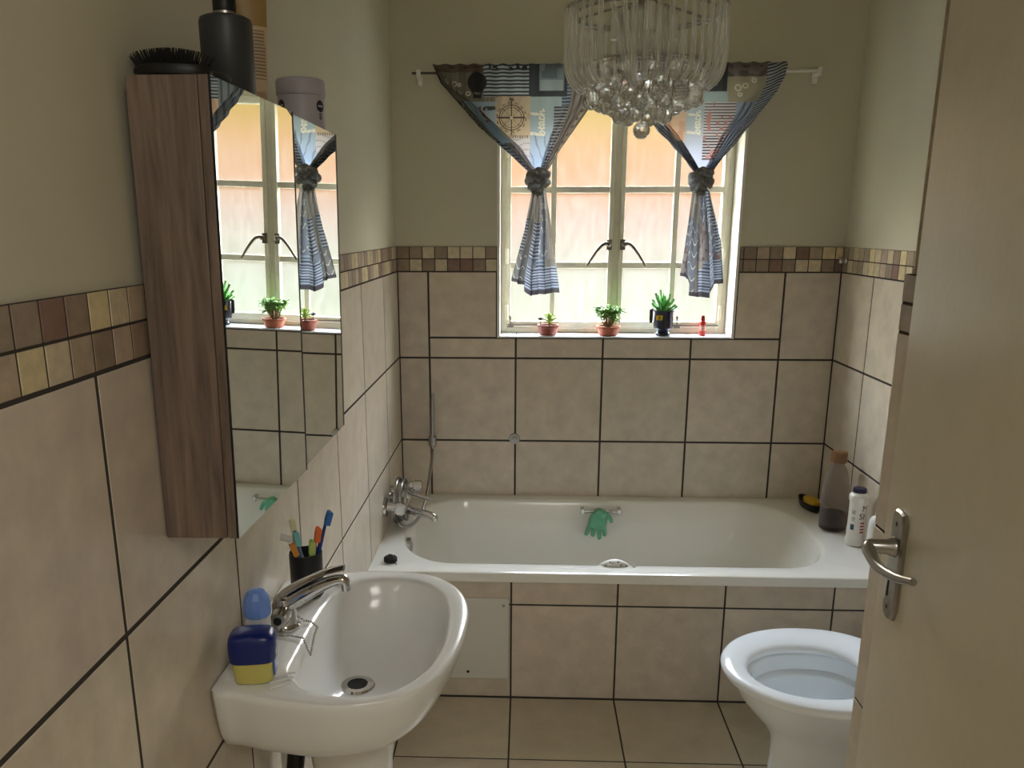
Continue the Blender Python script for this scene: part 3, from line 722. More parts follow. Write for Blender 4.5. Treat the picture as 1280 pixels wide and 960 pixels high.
mb = MB(); mb.tube([(.064,2.89,.582),(.095,2.873,.577),(.135,2.852,.572),(.172,2.833,.570)], [.010,.0075,.0068,.0085], 14, 4); mb.build('lever', M['chrome'], mx_)
mb = MB(); mb.lathe([(.017,0),(.017,.012),(.021,.016),(.021,.040),(.017,.044),(.002,.045)], (.082,2.90,.600), 20, 'x'); mb.build('diverter_knob', M['chrome'], mx_, ang=30)
hs_ = thing('hand_shower', 'slim steel hand shower stick in its bracket on the back wall', 'shower', (.13,D-.004,.69))
mb = MB(); mb.tube([(.128,D-.034,.648),(.129,D-.034,.70),(.131,D-.032,.80),(.133,D-.031,.875)], [.0085,.0105,.0115,.0115], 16, 3, flat=.7); mb.build('wand', M['satin'], hs_, ang=50)
mb = MB(); mb.lathe([(.014,-.016),(.0155,-.014),(.0155,.022),(.014,.024)], (.129,D-.034,.678), 20); mb.obox((.129,D-.012,.680),(.011,0,0),(0,.0115,0),(0,0,.016)); mb.build('bracket', M['satin'], hs_, bevel=.002)
hp = [(.128,D-.034,.650),(.124,D-.060,.60),(.113,D-.16,.53),(.105,D-.26,.475),(.085,D-.33,.445),(.055,D-.36,.435+.03)]
cyl = []
for k in range(0,91):
    a = PI+PI*.25+2*PI*2.5*k/90
    cyl.append((.028+.048*k/90, 2.895-.078*math.sin(a+PI/2), .548+(.080-.012*k/90)*math.sin(a)))
hose = [(.128,D-.034,.650),(.130,3.19,.608),(.123,3.05,.512),(.110,2.95,.466),(.078,2.87,.455),(.045,2.832,.480)]+cyl
mb = MB()
# corrugated hose
Pv = [Vector(p) for p in hose]; Q = []
for i in range(len(Pv)-1):
    p0 = Pv[max(i-1,0)]; p1 = Pv[i]; p2 = Pv[i+1]; p3 = Pv[min(i+2,len(Pv)-1)]
    n_ = max(2, int((p2-p1).length/.003))
    for k in range(n_):
        t = k/n_; Q.append(.5*((2*p1)+(p2-p0)*t+(2*p0-5*p1+4*p2-p3)*t*t+(3*p1-p0-3*p2+p3)*t**3))
mb.tube(Q, [.0068 if k % 2 else .0056 for k in range(len(Q))], 10); mb.build('hose', M['satin'], mx_, ang=80)

hk = thing('round_wall_hook', 'small round grey steel disc on the back wall tile crossing', 'hook', (.457,D,.685))
mb = MB(); mb.lathe([(.022,-.0005),(.022,-.004),(.020,-.007),(.009,-.008),(.008,-.012),(.002,-.0125)], (.457,D,.687), 28, 'y'); mb.build('disc', M['satin'], hk)
mb = MB()
for sx_ in (-.008,.008): mb.lathe([(.0026,-.0078),(.0024,-.009),(.0004,-.009)], (.457+sx_,D,.687), 8, 'y')
mb.build('screw', M['rubber'], hk)
kn = MB(); kn.lathe([(.012,.0),(.013,-.003),(.010,-.010),(.0125,-.018),(.0135,-.024),(.009,-.030),(.001,-.031)], (W,3.235,1.391), 20, 'x')
tag(kn.build('wall_knob', M['chrome'], None, origin=(W,3.235,1.391)), 'small chrome knob on the mosaic band in the right hand corner', 'knob')
pl = thing('bath_plug', 'black rubber bath plug on the left rim of the tub', 'plug', (.062,2.548,RZ))
mb = MB(); mb.lathe([(.019,.0005),(.022,.003),(.022,.014),(.018,.018),(.006,.019)], (.062,2.552,RZ), 24); mb.build('stopper', M['rubber'], pl)
mb = MB(); mb.tube([(.062+.011*math.cos(t),2.552,RZ+.017+.009*math.sin(t)) for t in np.linspace(0,PI,10)], .0016, 8); mb.tube([(.075,2.54,RZ+.002),(.084,2.532,RZ+.0015),(.086,2.522,RZ+.0015)], .0014, 6); mb.build('ring', M['satin'], pl)

# ---------------------------------------------------------------- things on the bath rim
sd = thing('soap_dish', 'black boat shaped soap dish in the right back corner of the tub rim', 'soap dish', (1.612,3.150,RZ))
def boat(k, z, ex=1): return [(1.612+.030*k*math.cos(a)+.010*math.sin(a)*-1, 3.150+.080*k*math.sin(a)*(1 if True else 1), z+.012*max(0,abs(math.sin(a))-.6)*ex) for a in np.linspace(0,2*PI,40,endpoint=False)]
mb = MB(); mb.loft([boat(.72,RZ+.0008,0), boat(.9,RZ+.012,.5), boat(1.0,RZ+.030), boat(.94,RZ+.030), boat(.80,RZ+.014,.5), boat(.5,RZ+.010,0)]); mb.build('dish', M['black'], sd)
so = MB(); so.loft([superring(1.617,3.148,.022*k,.050*k,RZ+h,.7,36,.08) for k,h in ((.75,.0155),(.97,.020),(1,.030),(.95,.039),(.7,.044),(.3,.0455))])
tag(so.build('soap_bar', mat('yellow_soap', rgb(216,176,44), .45), None, origin=(1.617,3.148,RZ+.0155)), 'yellow soap bar in the black dish on the bath rim', 'soap')
wb = thing('water_bottle', 'large clear plastic bottle with brown cap and dark liquid on the bath rim', 'bottle', (1.620,2.925,RZ))
bx_, by_ = 1.620, 2.925
prof = [(.040,.0008),(.0465,.006),(.0475,.02),(.0475,.10),(.0465,.14),(.0450,.165),(.041,.195),(.033,.222),(.024,.240),(.020,.247),(.020,.262)]
mb = MB(); mb.lathe(prof, (bx_,by_,RZ), 36); mb.build('bottle_body', M['clearpet'], wb)
mb = MB(); mb.lathe([(.039,.002),(.0455,.007),(.0464,.02),(.0464,.062),(.001,.062)], (bx_,by_,RZ), 36); mb.build('liquid', mat('dark_liquid', rgb(74,58,56), .12, trans=.45, ior=1.33), wb)
mb = MB(); mb.lathe([(.0265,.252),(.0275,.254),(.0275,.286),(.026,.290),(.020,.2915),(.001,.2915)], (bx_,by_,RZ), 36); mb.build('bottle_cap', mat('brown_cap', rgb(128,92,62), .4, noise=.1, nscale=80), wb)
pb = thing('powder_bottle', 'white powder bottle with navy cap and dark lettering on the bath rim', 'bottle', (1.640,2.765,RZ))
ppx, ppy = 1.642, 2.770
mb = MB(); mb.lathe([(.028,.0008),(.031,.004),(.0315,.022),(.029,.030),(.0283,.036),(.0283,.150),(.029,.156),(.0315,.162),(.032,.176),(.029,.182),(.0225,.186),(.0225,.190)], (ppx,ppy,RZ), 40); pbb = mb.build('bottle_body', mat('white_powder_bottle', rgb(236,233,226), .35), pb)
mb = MB(); mb.lathe([(.0222,.188),(.0222,.200),(.020,.204),(.001,.2045)], (ppx,ppy,RZ), 32); mb.build('bottle_cap', mat('navy_cap', rgb(30,30,66), .4), pb)
azf = math.atan2(-ppy, .50-ppx)        # side of the bottle that faces into the room
M['print'] = mat('black_print', rgb(26,26,30), .5); M['redp'] = mat('red_print', rgb(178,58,52), .5); M['tealp'] = mat('teal_print', rgb(40,84,110), .5)
wrap_text('M', (ppx,ppy), .0286, azf+.92, RZ+.128, .030, M['print'], pbb)
wrap_text('SK', (ppx,ppy), .0286, azf+.80, RZ+.100, .030, M['print'], pbb)
mb = MB().mat(M['print'])
for k, w_ in enumerate((.014,.010,.013)): wrap_rect(mb, (ppx,ppy), .0286, azf-.42, RZ+.128-.0045*k, w_, .0018)
for k, w_ in enumerate((.011,.012,.006)): wrap_rect(mb, (ppx,ppy), .0286, azf-.42, RZ+.104-.005*k, w_, .0016)
mb.mat(M['tealp']); wrap_rect(mb, (ppx,ppy), .0286, azf-.45, RZ+.070, .013, .020)
mb.mat(M['redp'])
for k in range(4): wrap_rect(mb, (ppx,ppy), .0286, azf+.75, RZ+.086-.011*k, .016, .0055)
mb.build('label_print', None, pbb, smooth=False, clean=False)
wt = thing('white_bottle', 'plain white bottle half hidden by the doorway wall on the bath rim', 'bottle', (1.658,2.635,RZ))
mb = MB(); mb.lathe([(.026,.0008),(.030,.004),(.0305,.118),(.0285,.134),(.022,.145),(.013,.150)], (1.658,2.635,RZ), 32); mb.build('bottle_body', M['white'], wt)
mb = MB(); mb.lathe([(.0125,.150),(.0125,.160),(.011,.163),(.001,.1635)], (1.658,2.635,RZ), 24); mb.build('bottle_cap', M['white'], wt)

# green glove over the grab handle
gl_mat = mat('green_rubber', rgb(112,186,152), .5, noise=.12, nscale=60, bump=.2, bscale=90)
gv = [(.790,.436),(.792,.425),(.793,.40),(.793,.375),  (.762,.372),(.752,.342),(.744,.322),  (.779,.355),(.774,.332),(.770,.316),  (.797,.348),(.799,.322),(.800,.303),  (.815,.358),(.820,.335),(.820,.318),  (.820,.418),(.838,.400),(.846,.376)]
ge = [(0,1),(1,2),(2,3),(3,4),(4,5),(5,6),(3,7),(7,8),(8,9),(3,10),(10,11),(11,12),(3,13),(13,14),(14,15),(1,16),(16,17),(17,18)]
gr = [(.036,.010),(.042,.013),(.042,.013),(.036,.011)]+[(.0125,.010),(.0125,.009),(.010,.008)]*4+[(.012,.009),(.011,.009),(.008,.007)]
me = bpy.data.meshes.new('rubber_glove')
gy = [3.190-.029-.010]*4+[3.149,3.151,3.153]*4+[3.151,3.150,3.150]
o_ = Vector((.79,3.16,.40))
me.from_pydata([tuple(Vector((x,y,z))-o_) for (x,z),y in zip(gv,gy)], ge, [])
me.materials.append(gl_mat)
glove = bpy.data.objects.new('rubber_glove', me); COL.objects.link(glove); glove.location = o_
sk = glove.modifiers.new('skin','SKIN'); 
if not me.skin_vertices: 
    bm = bmesh.new(); bm.from_mesh(me); bm.verts.layers.skin.verify(); bm.to_mesh(me); bm.free()
for i, r_ in enumerate(gr): me.skin_vertices[0].data[i].radius = (r_[0], r_[1])
me.skin_vertices[0].data[3].use_root = True
sb = glove.modifiers.new('sub','SUBSURF'); sb.levels = 2; sb.render_levels = 2
tag(glove, 'green rubber glove hung over the grab handle inside the tub', 'glove')

sp = thing('spotted_sponge', 'white bath sponge with dark spots on the front edge inside the tub', 'sponge', (.795,2.562,RZ+.01))
def blob(P, n=1): pass
mb = MB(); rings = []
for i in range(21):
    t = i/20; w_ = math.sin(PI*min(max(t,.02),.98))**.55
    xx = .742+.106*t; zc = RZ-.002+.012*math.sin(PI*t)**.8
    rings.append([(xx, 2.551+.016*w_*math.cos(a), zc-.004+.014*w_*math.sin(a)) for a in np.linspace(0,2*PI,20,endpoint=False)])
mb.loft(rings); mb.build('sponge_body', M['white'], sp)
mb = MB()
for (xx,zz_) in ((.765,-.002),(.788,.004),(.814,-.001),(.832,-.004),(.778,.008),(.805,.009)):
    mb.ball((xx,2.5368+abs(zz_+.001)*.25,RZ+zz_+.006), .0042, 10, 8, (1,.45,1))
mb.build('spot', M['satin'], sp)
mb = MB(); mb.tube([(.840,2.545,RZ+.016),(.852,2.540,RZ+.010),(.862,2.534,RZ+.0025),(.850,2.532,RZ+.0022)], .0016, 6, 4); mb.build('cord', M['white'], sp)

# ---------------------------------------------------------------- toilet
wc = thing('toilet', 'white ceramic toilet with seat down beside the open door', 'toilet', (1.36,1.995,0))
def egg(x0, x1, hw, yc, z, n=72, e=.82):
    cxx = x0+(x1-x0)*.52; out = []
    for t in np.linspace(0,2*PI,n,endpoint=False):
        c, s_ = math.cos(t), math.sin(t)
        if c < 0: x = cxx+(cxx-x0)*c; y = yc+hw*s_
        else: x = cxx+(x1-cxx)*math.copysign(abs(c)**e, c); y = yc+hw*math.copysign(abs(s_)**.9, s_)
        out.append((x,y,z))
    return out
yc = 1.992
rings = [egg(1.152,1.56,.112,yc,.001), egg(1.155,1.56,.110,yc,.03), egg(1.162,1.56,.106,yc,.09), egg(1.165,1.56,.104,yc,.14), egg(1.164,1.56,.106,yc,.18), egg(1.156,1.56,.113,yc,.215), egg(1.132,1.56,.131,yc,.25), egg(1.100,1.56,.152,yc,.285), egg(1.066,1.56,.178,yc,.33), egg(1.050,1.56,.196,yc,.365), egg(1.045,1.56,.202,yc,.378), egg(1.050,1.555,.198,yc,.384),
         egg(1.090,1.40,.132,1.970,.384), egg(1.094,1.40,.128,1.970,.378), egg(1.094,1.40,.128,1.970,.340), egg(1.112,1.385,.111,1.970,.336), egg(1.116,1.38,.107,1.970,.328), egg(1.138,1.37,.092,1.975,.27), egg(1.190,1.345,.062,1.980,.20), egg(1.225,1.31,.035,1.985,.15)]
mb = MB(); mb.loft(rings); mb.build('bowl', M['toilet'], wc, ang=75)
mb = MB(); mb.loft([egg(1.184,1.347,.064,1.979,.212), egg(1.184,1.347,.064,1.979,.213)]); mb.build('water', M['water'], wc)
def seatring(k, z, o=0):
    return egg(1.020+k, 1.50-k, .221-k, 1.992, z)
def holering(k, z): return egg(1.084-k, 1.385+k, .124+k, 1.970, z)
mb = MB(); L_ = [seatring(.006,.3855), seatring(.001,.391), seatring(0,.399), seatring(.004,.406), seatring(.012,.410), holering(.018,.409), holering(.006,.404), holering(0,.397), holering(.001,.389), holering(.006,.3855), seatring(.006,.3855)]
mb.loft(L_, False, False); mb.build('seat', mat('white_seat_plastic', rgb(238,243,247), .12, coat=.3), wc, ang=60)
mb = MB(); mb.loft([[(1.512+.012*(i%2)*0+.02*a, 1.992+.19*b, z) for a,b in ((-.5,-1),(.5,-1),(.5,1),(-.5,1))] for i,z in enumerate((.425,.80))]); mb.build('seat_lid', M['toilet'], wc, bevel=.008)
mb = MB(); mb.box((1.535,1.80,.40),(1.684,2.185,.76)); ck = mb.build('cistern', M['toilet'], wc, bevel=.02, bseg=4)
mb = MB(); mb.lathe([(.02,0),(.02,.006),(.017,.009),(.001,.009)], (1.61,1.992,.76), 20); mb.build('flush_button', M['chrome'], ck)

# ---------------------------------------------------------------- door, standing open against the doorway wall
dr = thing('door_1', 'door', 'door', (1.045,1.2165,0)); del dr['label'], dr['category']; dr['kind'] = 'structure'
DX, DY = 1.045, 1.2165
mb = MB(); mb.box((DX,.42,.008),(DX+.040,DY,2.04)); mb.build('door_leaf', M['door'], dr, bevel=.002)
hy_, hz_ = 1.1365, 1.050
mb = MB()
pw, z0_, z1_ = .0245, .957, 1.124
prof = [(-pw,z0_+.022),(-pw+.010,z0_+.004),(0,z0_),(pw-.006,z0_+.002),(pw,z0_+.014),(pw,z1_-.012),(pw-.008,z1_-.002),(0,z1_),(-pw+.008,z1_-.002),(-pw,z1_-.012)]
# raised plate
cyp = hy_+.0065
mb.loft([[(DX-h, cyp+k*a, (z0_+z1_)/2+(b-(z0_+z1_)/2)*kz) for a,b in prof] for h,k,kz in ((.0002,1,1),(.0045,1,1),(.0075,.86,.97),(.0085,.6,.93))]); pt = mb.build('backplate', M['satin'], dr, ang=25)
mb = MB(); mb.lathe([(.0035,0),(.0035,-.001),(.001,-.0012)], (DX-.0075,cyp,z1_-.020), 12, 'x'); mb.lathe([(.0035,0),(.0035,-.001),(.001,-.0012)], (DX-.0075,cyp,z0_+.02), 12, 'x'); mb.build('screw', M['rubber'], pt)
mb = MB(); mb.lathe([(.0042,0),(.0042,-.001),(.001,-.0012)], (DX-.0083,cyp+.004,z0_+.062), 14, 'x'); mb.obox((DX-.0088,cyp+.004,z0_+.050),(.0006,0,0),(0,.0022,0),(0,0,.014)); mb.build('keyhole', M['rubber'], pt)
mb = MB(); mb.lathe([(.015,-.008),(.0145,-.012),(.0110,-.018),(.0105,-.040),(.009,-.046)], (DX,cyp,hz_+.019), 24, 'x')
mb.tube([(DX-.030,cyp,hz_+.019),(DX-.040,cyp-.001,hz_+.019),(DX-.0450,cyp-.010,hz_+.0165),(DX-.0435,cyp-.05,hz_+.009),(DX-.038,cyp-.105,hz_+.016),(DX-.033,cyp-.155,hz_+.031)], [.0100,.0098,.0092,.0080,.0066,.0050], 16, 6)
#,(DX-.050,cyp-.001,hz_+.010),(DX-.055,cyp-.010,hz_-.002),(DX-.052,cyp-.032,hz_-.026),(DX-.046,cyp-.058,hz_-.040),(DX-.044,cyp-.082,hz_-.046)], [.0095,.0092,.0088,.0078,.0066,.0055], 16, 5)
mb.build('door_handle', M['satin'], dr, ang=60)
dr.rotation_euler = (0,0,math.radians(-6))

# ---------------------------------------------------------------- curtain rod
rod = thing('curtain_rod', 'thin white curtain rod above the window', 'curtain rod', (.81,D-.06,2.04))
RY = D-.055
mb = MB(); mb.tube([(.082,RY,2.045),(.80,RY,2.045)], .0042, 16); mb.build('inner_rail', mat('thin_rod_metal', rgb(92,90,86), .3, metal=.8), rod)
mb = MB(); mb.tube([(.78,RY,2.045),(1.534,RY,2.045)], .0062, 16); mb.build('outer_rail', mat('rod_enamel', rgb(214,212,206), .3), rod)
for xx in (.106,1.520):
    mb = MB(); mb.box((xx-.008,RY-.006,2.028),(xx+.008,D-.002,2.038)); mb.box((xx-.009,RY+.038,2.008),(xx+.009,D-.001,2.056)); mb.box((xx-.008,RY-.011,2.028),(xx+.008,RY-.007,2.056)); mb.build('bracket', M['reveal'], rod, bevel=.002)

# ---------------------------------------------------------------- printed fabric (painted per vertex)
def C3(r,g,b): return np.array([lin(r),lin(g),lin(b)])
def vnoise(x, y, seed=0):
    xi, yi = np.floor(x).astype(int), np.floor(y).astype(int); xf, yf = x-xi, y-yi
    def h(a,b): 
        n = np.sin(a*127.1+b*311.7+seed*74.7)*43758.5453; return n-np.floor(n)
    sx, sy = xf*xf*(3-2*xf), yf*yf*(3-2*yf)
    return (h(xi,yi)*(1-sx)+h(xi+1,yi)*sx)*(1-sy)+(h(xi,yi+1)*(1-sx)+h(xi+1,yi+1)*sx)*sy
def stroke(x, y, pts, w):
    d = np.full(x.shape, 1e9)
    for (ax,ay),(bx,by) in zip(pts[:-1], pts[1:]):
        dx, dy = bx-ax, by-ay; L2 = dx*dx+dy*dy+1e-9
        t = np.clip(((x-ax)*dx+(y-ay)*dy)/L2, 0, 1)
        d = np.minimum(d, np.hypot(x-ax-t*dx, y-ay-t*dy))
    return d < w
def patchwork(x, y, seed):
    """generic seaside patchwork, x and y in print units (about 3 mm each)"""
    cxi = np.floor((x+9*np.floor(y/44))/41).astype(int); cyi = np.floor(y/44).astype(int)
    hsh = np.sin(cxi*12.9898+cyi*78.233+seed*3.7)*43758.5453; hsh = hsh-np.floor(hsh)
    col = np.zeros(x.shape+(3,))
    pal = [C3(120,150,178), C3(150,132,104), C3(96,108,128), C3(140,120,112), C3(110,110,104), C3(150,164,176), C3(128,118,98)]
    idx = np.floor(hsh*len(pal)).astype(int)
    for k, p in enumerate(pal): col[idx == k] = p
    st = (np.mod(y,4.2) < 1.9)
    m_ = (idx == 0)|(idx == 5); col[m_&st] = C3(38,50,84)
    m_ = (idx == 3); blot = vnoise(x/5,y/5,3) > .58; col[m_&blot] = C3(112,70,68)
    m_ = (idx == 1)|(idx == 6); ln = np.mod(x+2*vnoise(x/9,y/9),7) < .8; col[m_&ln] *= .6
    m_ = (idx == 4)|(idx == 2); wr = (np.abs(np.mod(y+3*np.sin(x/2.3),14)-7) < .8)&(vnoise(x/4,y/14,5) > .4); col[m_&wr] = C3(214,208,188)
    return col
def rect(x, y, a, b, c, d): return (x >= a)&(x < b)&(y >= c)&(y < d)
def script_word(x, y, ox, oy, s, rot90=False):
    """the word 'beach' in a looping hand"""
    if rot90: X, Y = (oy-y)/s, (x-ox)/s
    else: X, Y = (x-ox)/s, (y-oy)/s
    w = [[(0,0),(2,-6),(3,-11),(1.5,-12),(.8,-6),(1,0),(3,.6),(4.6,-2),(3.5,-4),(2,-2)],
         [(4.6,-2),(6.5,-2),(8,-3.6),(7,-4.6),(6,-2.6),(6.6,.2),(9,-1)],
         [(12,-4),(10,-4.4),(9,-1.8),(10,.3),(12,-3),(12,0),(13.5,-.4)],
         [(16.6,-3.6),(15,-4.4),(14,-2),(15,.4),(17,-.6)],
         [(17,-.6),(19.5,-7),(19.6,-12),(18.4,-10),(18.2,0),(19.4,-3.4),(21,-3.6),(21.2,0),(23,-1.4)]]
    m_ = np.zeros(x.shape, bool)
    for p in w: m_ |= stroke(X, Y, p, .62)
    return m_
def paint_left(x, y):
    c = patchwork(x, y, 1)
    def put(m_, col): c[m_] = col
    put(rect(x,y,540,605,78,90), C3(116,88,66)); put(rect(x,y,545,600,78,90)&(vnoise(x/6,y/3,2) > .55), C3(96,62,50))
    m_ = rect(x,y,540,620,90,126); put(m_, C3(132,124,100)); put(m_&(np.mod(x+2*vnoise(x/9,y/20),6) < .7), C3(104,97,80)); 
    m_ = rect(x,y,606,622,90,134); put(m_, C3(150,134,98)); put(m_&(np.mod(x,5) < .8), C3(110,98,76))
    sp_ = np.zeros(x.shape, bool)
    for (ox,oy,rr) in ((555,102,3.5),(567,104,4),(574,106,2.5),(562,112,3),(572,114,3.2),(585,115,3.4)):
        a = np.arctan2(y-oy,x-ox); r_ = np.hypot(x-ox,y-oy); sp_ |= np.abs(r_-rr*(.65+.35*np.sin(a*1.0+ox))) < .75
    put(sp_, C3(222,216,196))
    put(rect(x,y,605,664,78,120)&(np.mod(y,4.6) < 3.0), C3(176,200,214)); put(rect(x,y,605,664,78,120)&(np.mod(y,4.6) >= 2.3), C3(44,52,76))
    put(rect(x,y,612,660,80,86)&(vnoise(x/4,y/3,8) > .55), C3(40,44,60))
    put(rect(x,y,662,710,76,120), C3(46,54,70)); put(rect(x,y,675,706,78,113), C3(120,148,160)); put(rect(x,y,676,705,100,113), C3(150,184,190)); put(rect(x,y,678,704,78,98)&(vnoise(x/7,y/9,4) > .55), C3(92,112,128))
    put(rect(x,y,564,622,126,178), C3(138,176,206)); put(rect(x,y,600,621,132,137)&(vnoise(x/3,y/3,6) > .4), C3(70,72,68))
    bl = ((x-597)/12)**2+((y-102)/12.5)**2 < 1; put(bl, C3(36,36,44)); put(stroke(x,y,[(588,108),(594,119)],.9)|stroke(x,y,[(606,108),(600,119)],.9)|rect(x,y,592,602,117,122), C3(40,40,46))
    lh = (y > 133)&(y < 152)&(np.abs(x-600) < 2+(y-133)*.55); put(lh, C3(96,46,54)); put(lh&(vnoise(x/3,y/4,9) > .62), C3(206,170,150))
    put(rect(x,y,620,664,119.5,171), C3(214,180,122)); put(rect(x,y,620,664,119.5,171)&(vnoise(x/8,y/8,12) > .66), C3(200,160,112))
    r_ = np.hypot(x-640.5,y-146); a = np.arctan2(y-146,x-640.5)
    put((np.abs(r_-15.5) < .65)|(np.abs(r_-12.6) < .45), C3(92,70,48)); put((np.abs(r_-18.4) < .9)&(np.mod(a*14,2*PI) < 3.4), C3(150,116,76))
    put((r_ < 15)&(np.abs(np.sin(a*4)) < .09+.25*np.clip(1-r_/9,0,1)), C3(84,64,46)); put((r_ < 11)&(np.abs(np.sin(a*8)) < .12), C3(96,74,50))
    put((r_ < 22)&(np.abs(x-640.5) < .8), C3(74,58,42)); put(((r_ < 17))&(np.abs(y-146) < .8), C3(74,58,42)); put(r_ < 2.2, C3(220,196,150))
    put(rect(x,y,638,643,121,125)&((np.abs(x-638.8) < .7)|(np.abs(x-642.2) < .7)|(np.abs((x-638.5)-(y-121)) < .8)), C3(60,48,38))
    m_ = rect(x,y,620,664,171,230); put(m_, C3(196,186,196)); put(m_&(np.abs(np.mod(y+2*np.sin(x/4),8)-4) < .6), C3(160,140,150)); put(rect(x,y,638,662,168,171.5)&(np.mod(x,3) < 1.6), C3(140,110,90))
    g = np.clip((y-120)/80,0,1)[...,None]
    m_ = rect(x,y,664,704,120,230); c[m_] = ((1-g)*C3(150,186,186)+g*C3(128,170,222))[m_]
    put(m_&(y > 166)&(np.abs(np.mod(x-y*.3+3*vnoise(x/5,y/9,2),11)-5) < .9), C3(96,130,176))
    put(rect(x,y,664,704,120,230)&script_word(x,y,682,169,1.45,True), C3(232,226,196))
    m_ = rect(x,y,694,716,132,215); put(m_, C3(158,164,172)); put(m_&(np.mod(y,3.9) < 2.0), C3(52,58,82))
    m_ = (x >= 716); put(m_, C3(140,122,108)); put(m_&(np.mod(x,9) < 2.5), C3(92,78,70)); put(m_&(x > 738)&(np.mod(y,10) < 6)&(x < 744), C3(176,158,112))
    put((x < 543.5)|(y < 79.5)&(vnoise(x/6,y,3) > .4), C3(38,40,50))
    return c
def paint_right(x, y):
    c = patchwork(x, y, 5)
    def put(m_, col): c[m_] = col
    put(rect(x,y,912,968,76,98), C3(124,108,92)); put(rect(x,y,912,968,76,98)&(vnoise(x/6,y/4,2) > .6), C3(96,78,66))
    m_ = rect(x,y,914,960,97,130); put(m_, C3(170,154,108)); 
    sp_ = np.zeros(x.shape, bool)
    for (ox,oy,rr) in ((926,112,5),(936,107,4),(945,103,3.5),(930,118,3)):
        a = np.arctan2(y-oy,x-ox); r_ = np.hypot(x-ox,y-oy); sp_ |= np.abs(r_-rr*(.65+.35*np.sin(a+ox))) < .8
    put(sp_, C3(226,216,184))
    put(rect(x,y,866,914,76,116), C3(46,52,66)); put(rect(x,y,870,902,78,108), C3(120,150,160)); put(rect(x,y,908,914,76,118), C3(30,32,40))
    g = np.clip((y-115)/80,0,1)[...,None]
    m_ = rect(x,y,866,916,115,240); c[m_] = ((1-g)*C3(140,176,180)+g*C3(160,176,222))[m_]
    put(m_&script_word(x,y,884,168,1.3,True), C3(226,222,200))
    m_ = rect(x,y,832,867,128,176); put(m_, C3(222,164,104)); put(m_&(vnoise(x/7,y/7,2) > .6), C3(206,140,84))
    m_ = rect(x,y,888,926,128,200); put(m_, C3(200,188,196)); put(m_&(np.mod(y,3.6) < 1.8), C3(60,58,78)); put(m_&(vnoise(x/5,y/7,6) > .72), C3(196,92,92))
    m_ = rect(x,y,926,960,128,230); put(m_, C3(124,150,190)); put(m_&(np.mod(x+y*.2,13) < 3), C3(80,92,120))
    m_ = (x >= 960); put(m_, C3(170,182,194)); put(m_&(np.mod(y+x*.4,4) < 2.1), C3(44,52,80))
    m_ = rect(x,y,780,834,76,240); put(m_, C3(110,116,128)); put(m_&(np.mod(x,9) < 3), C3(70,76,92))
    return c

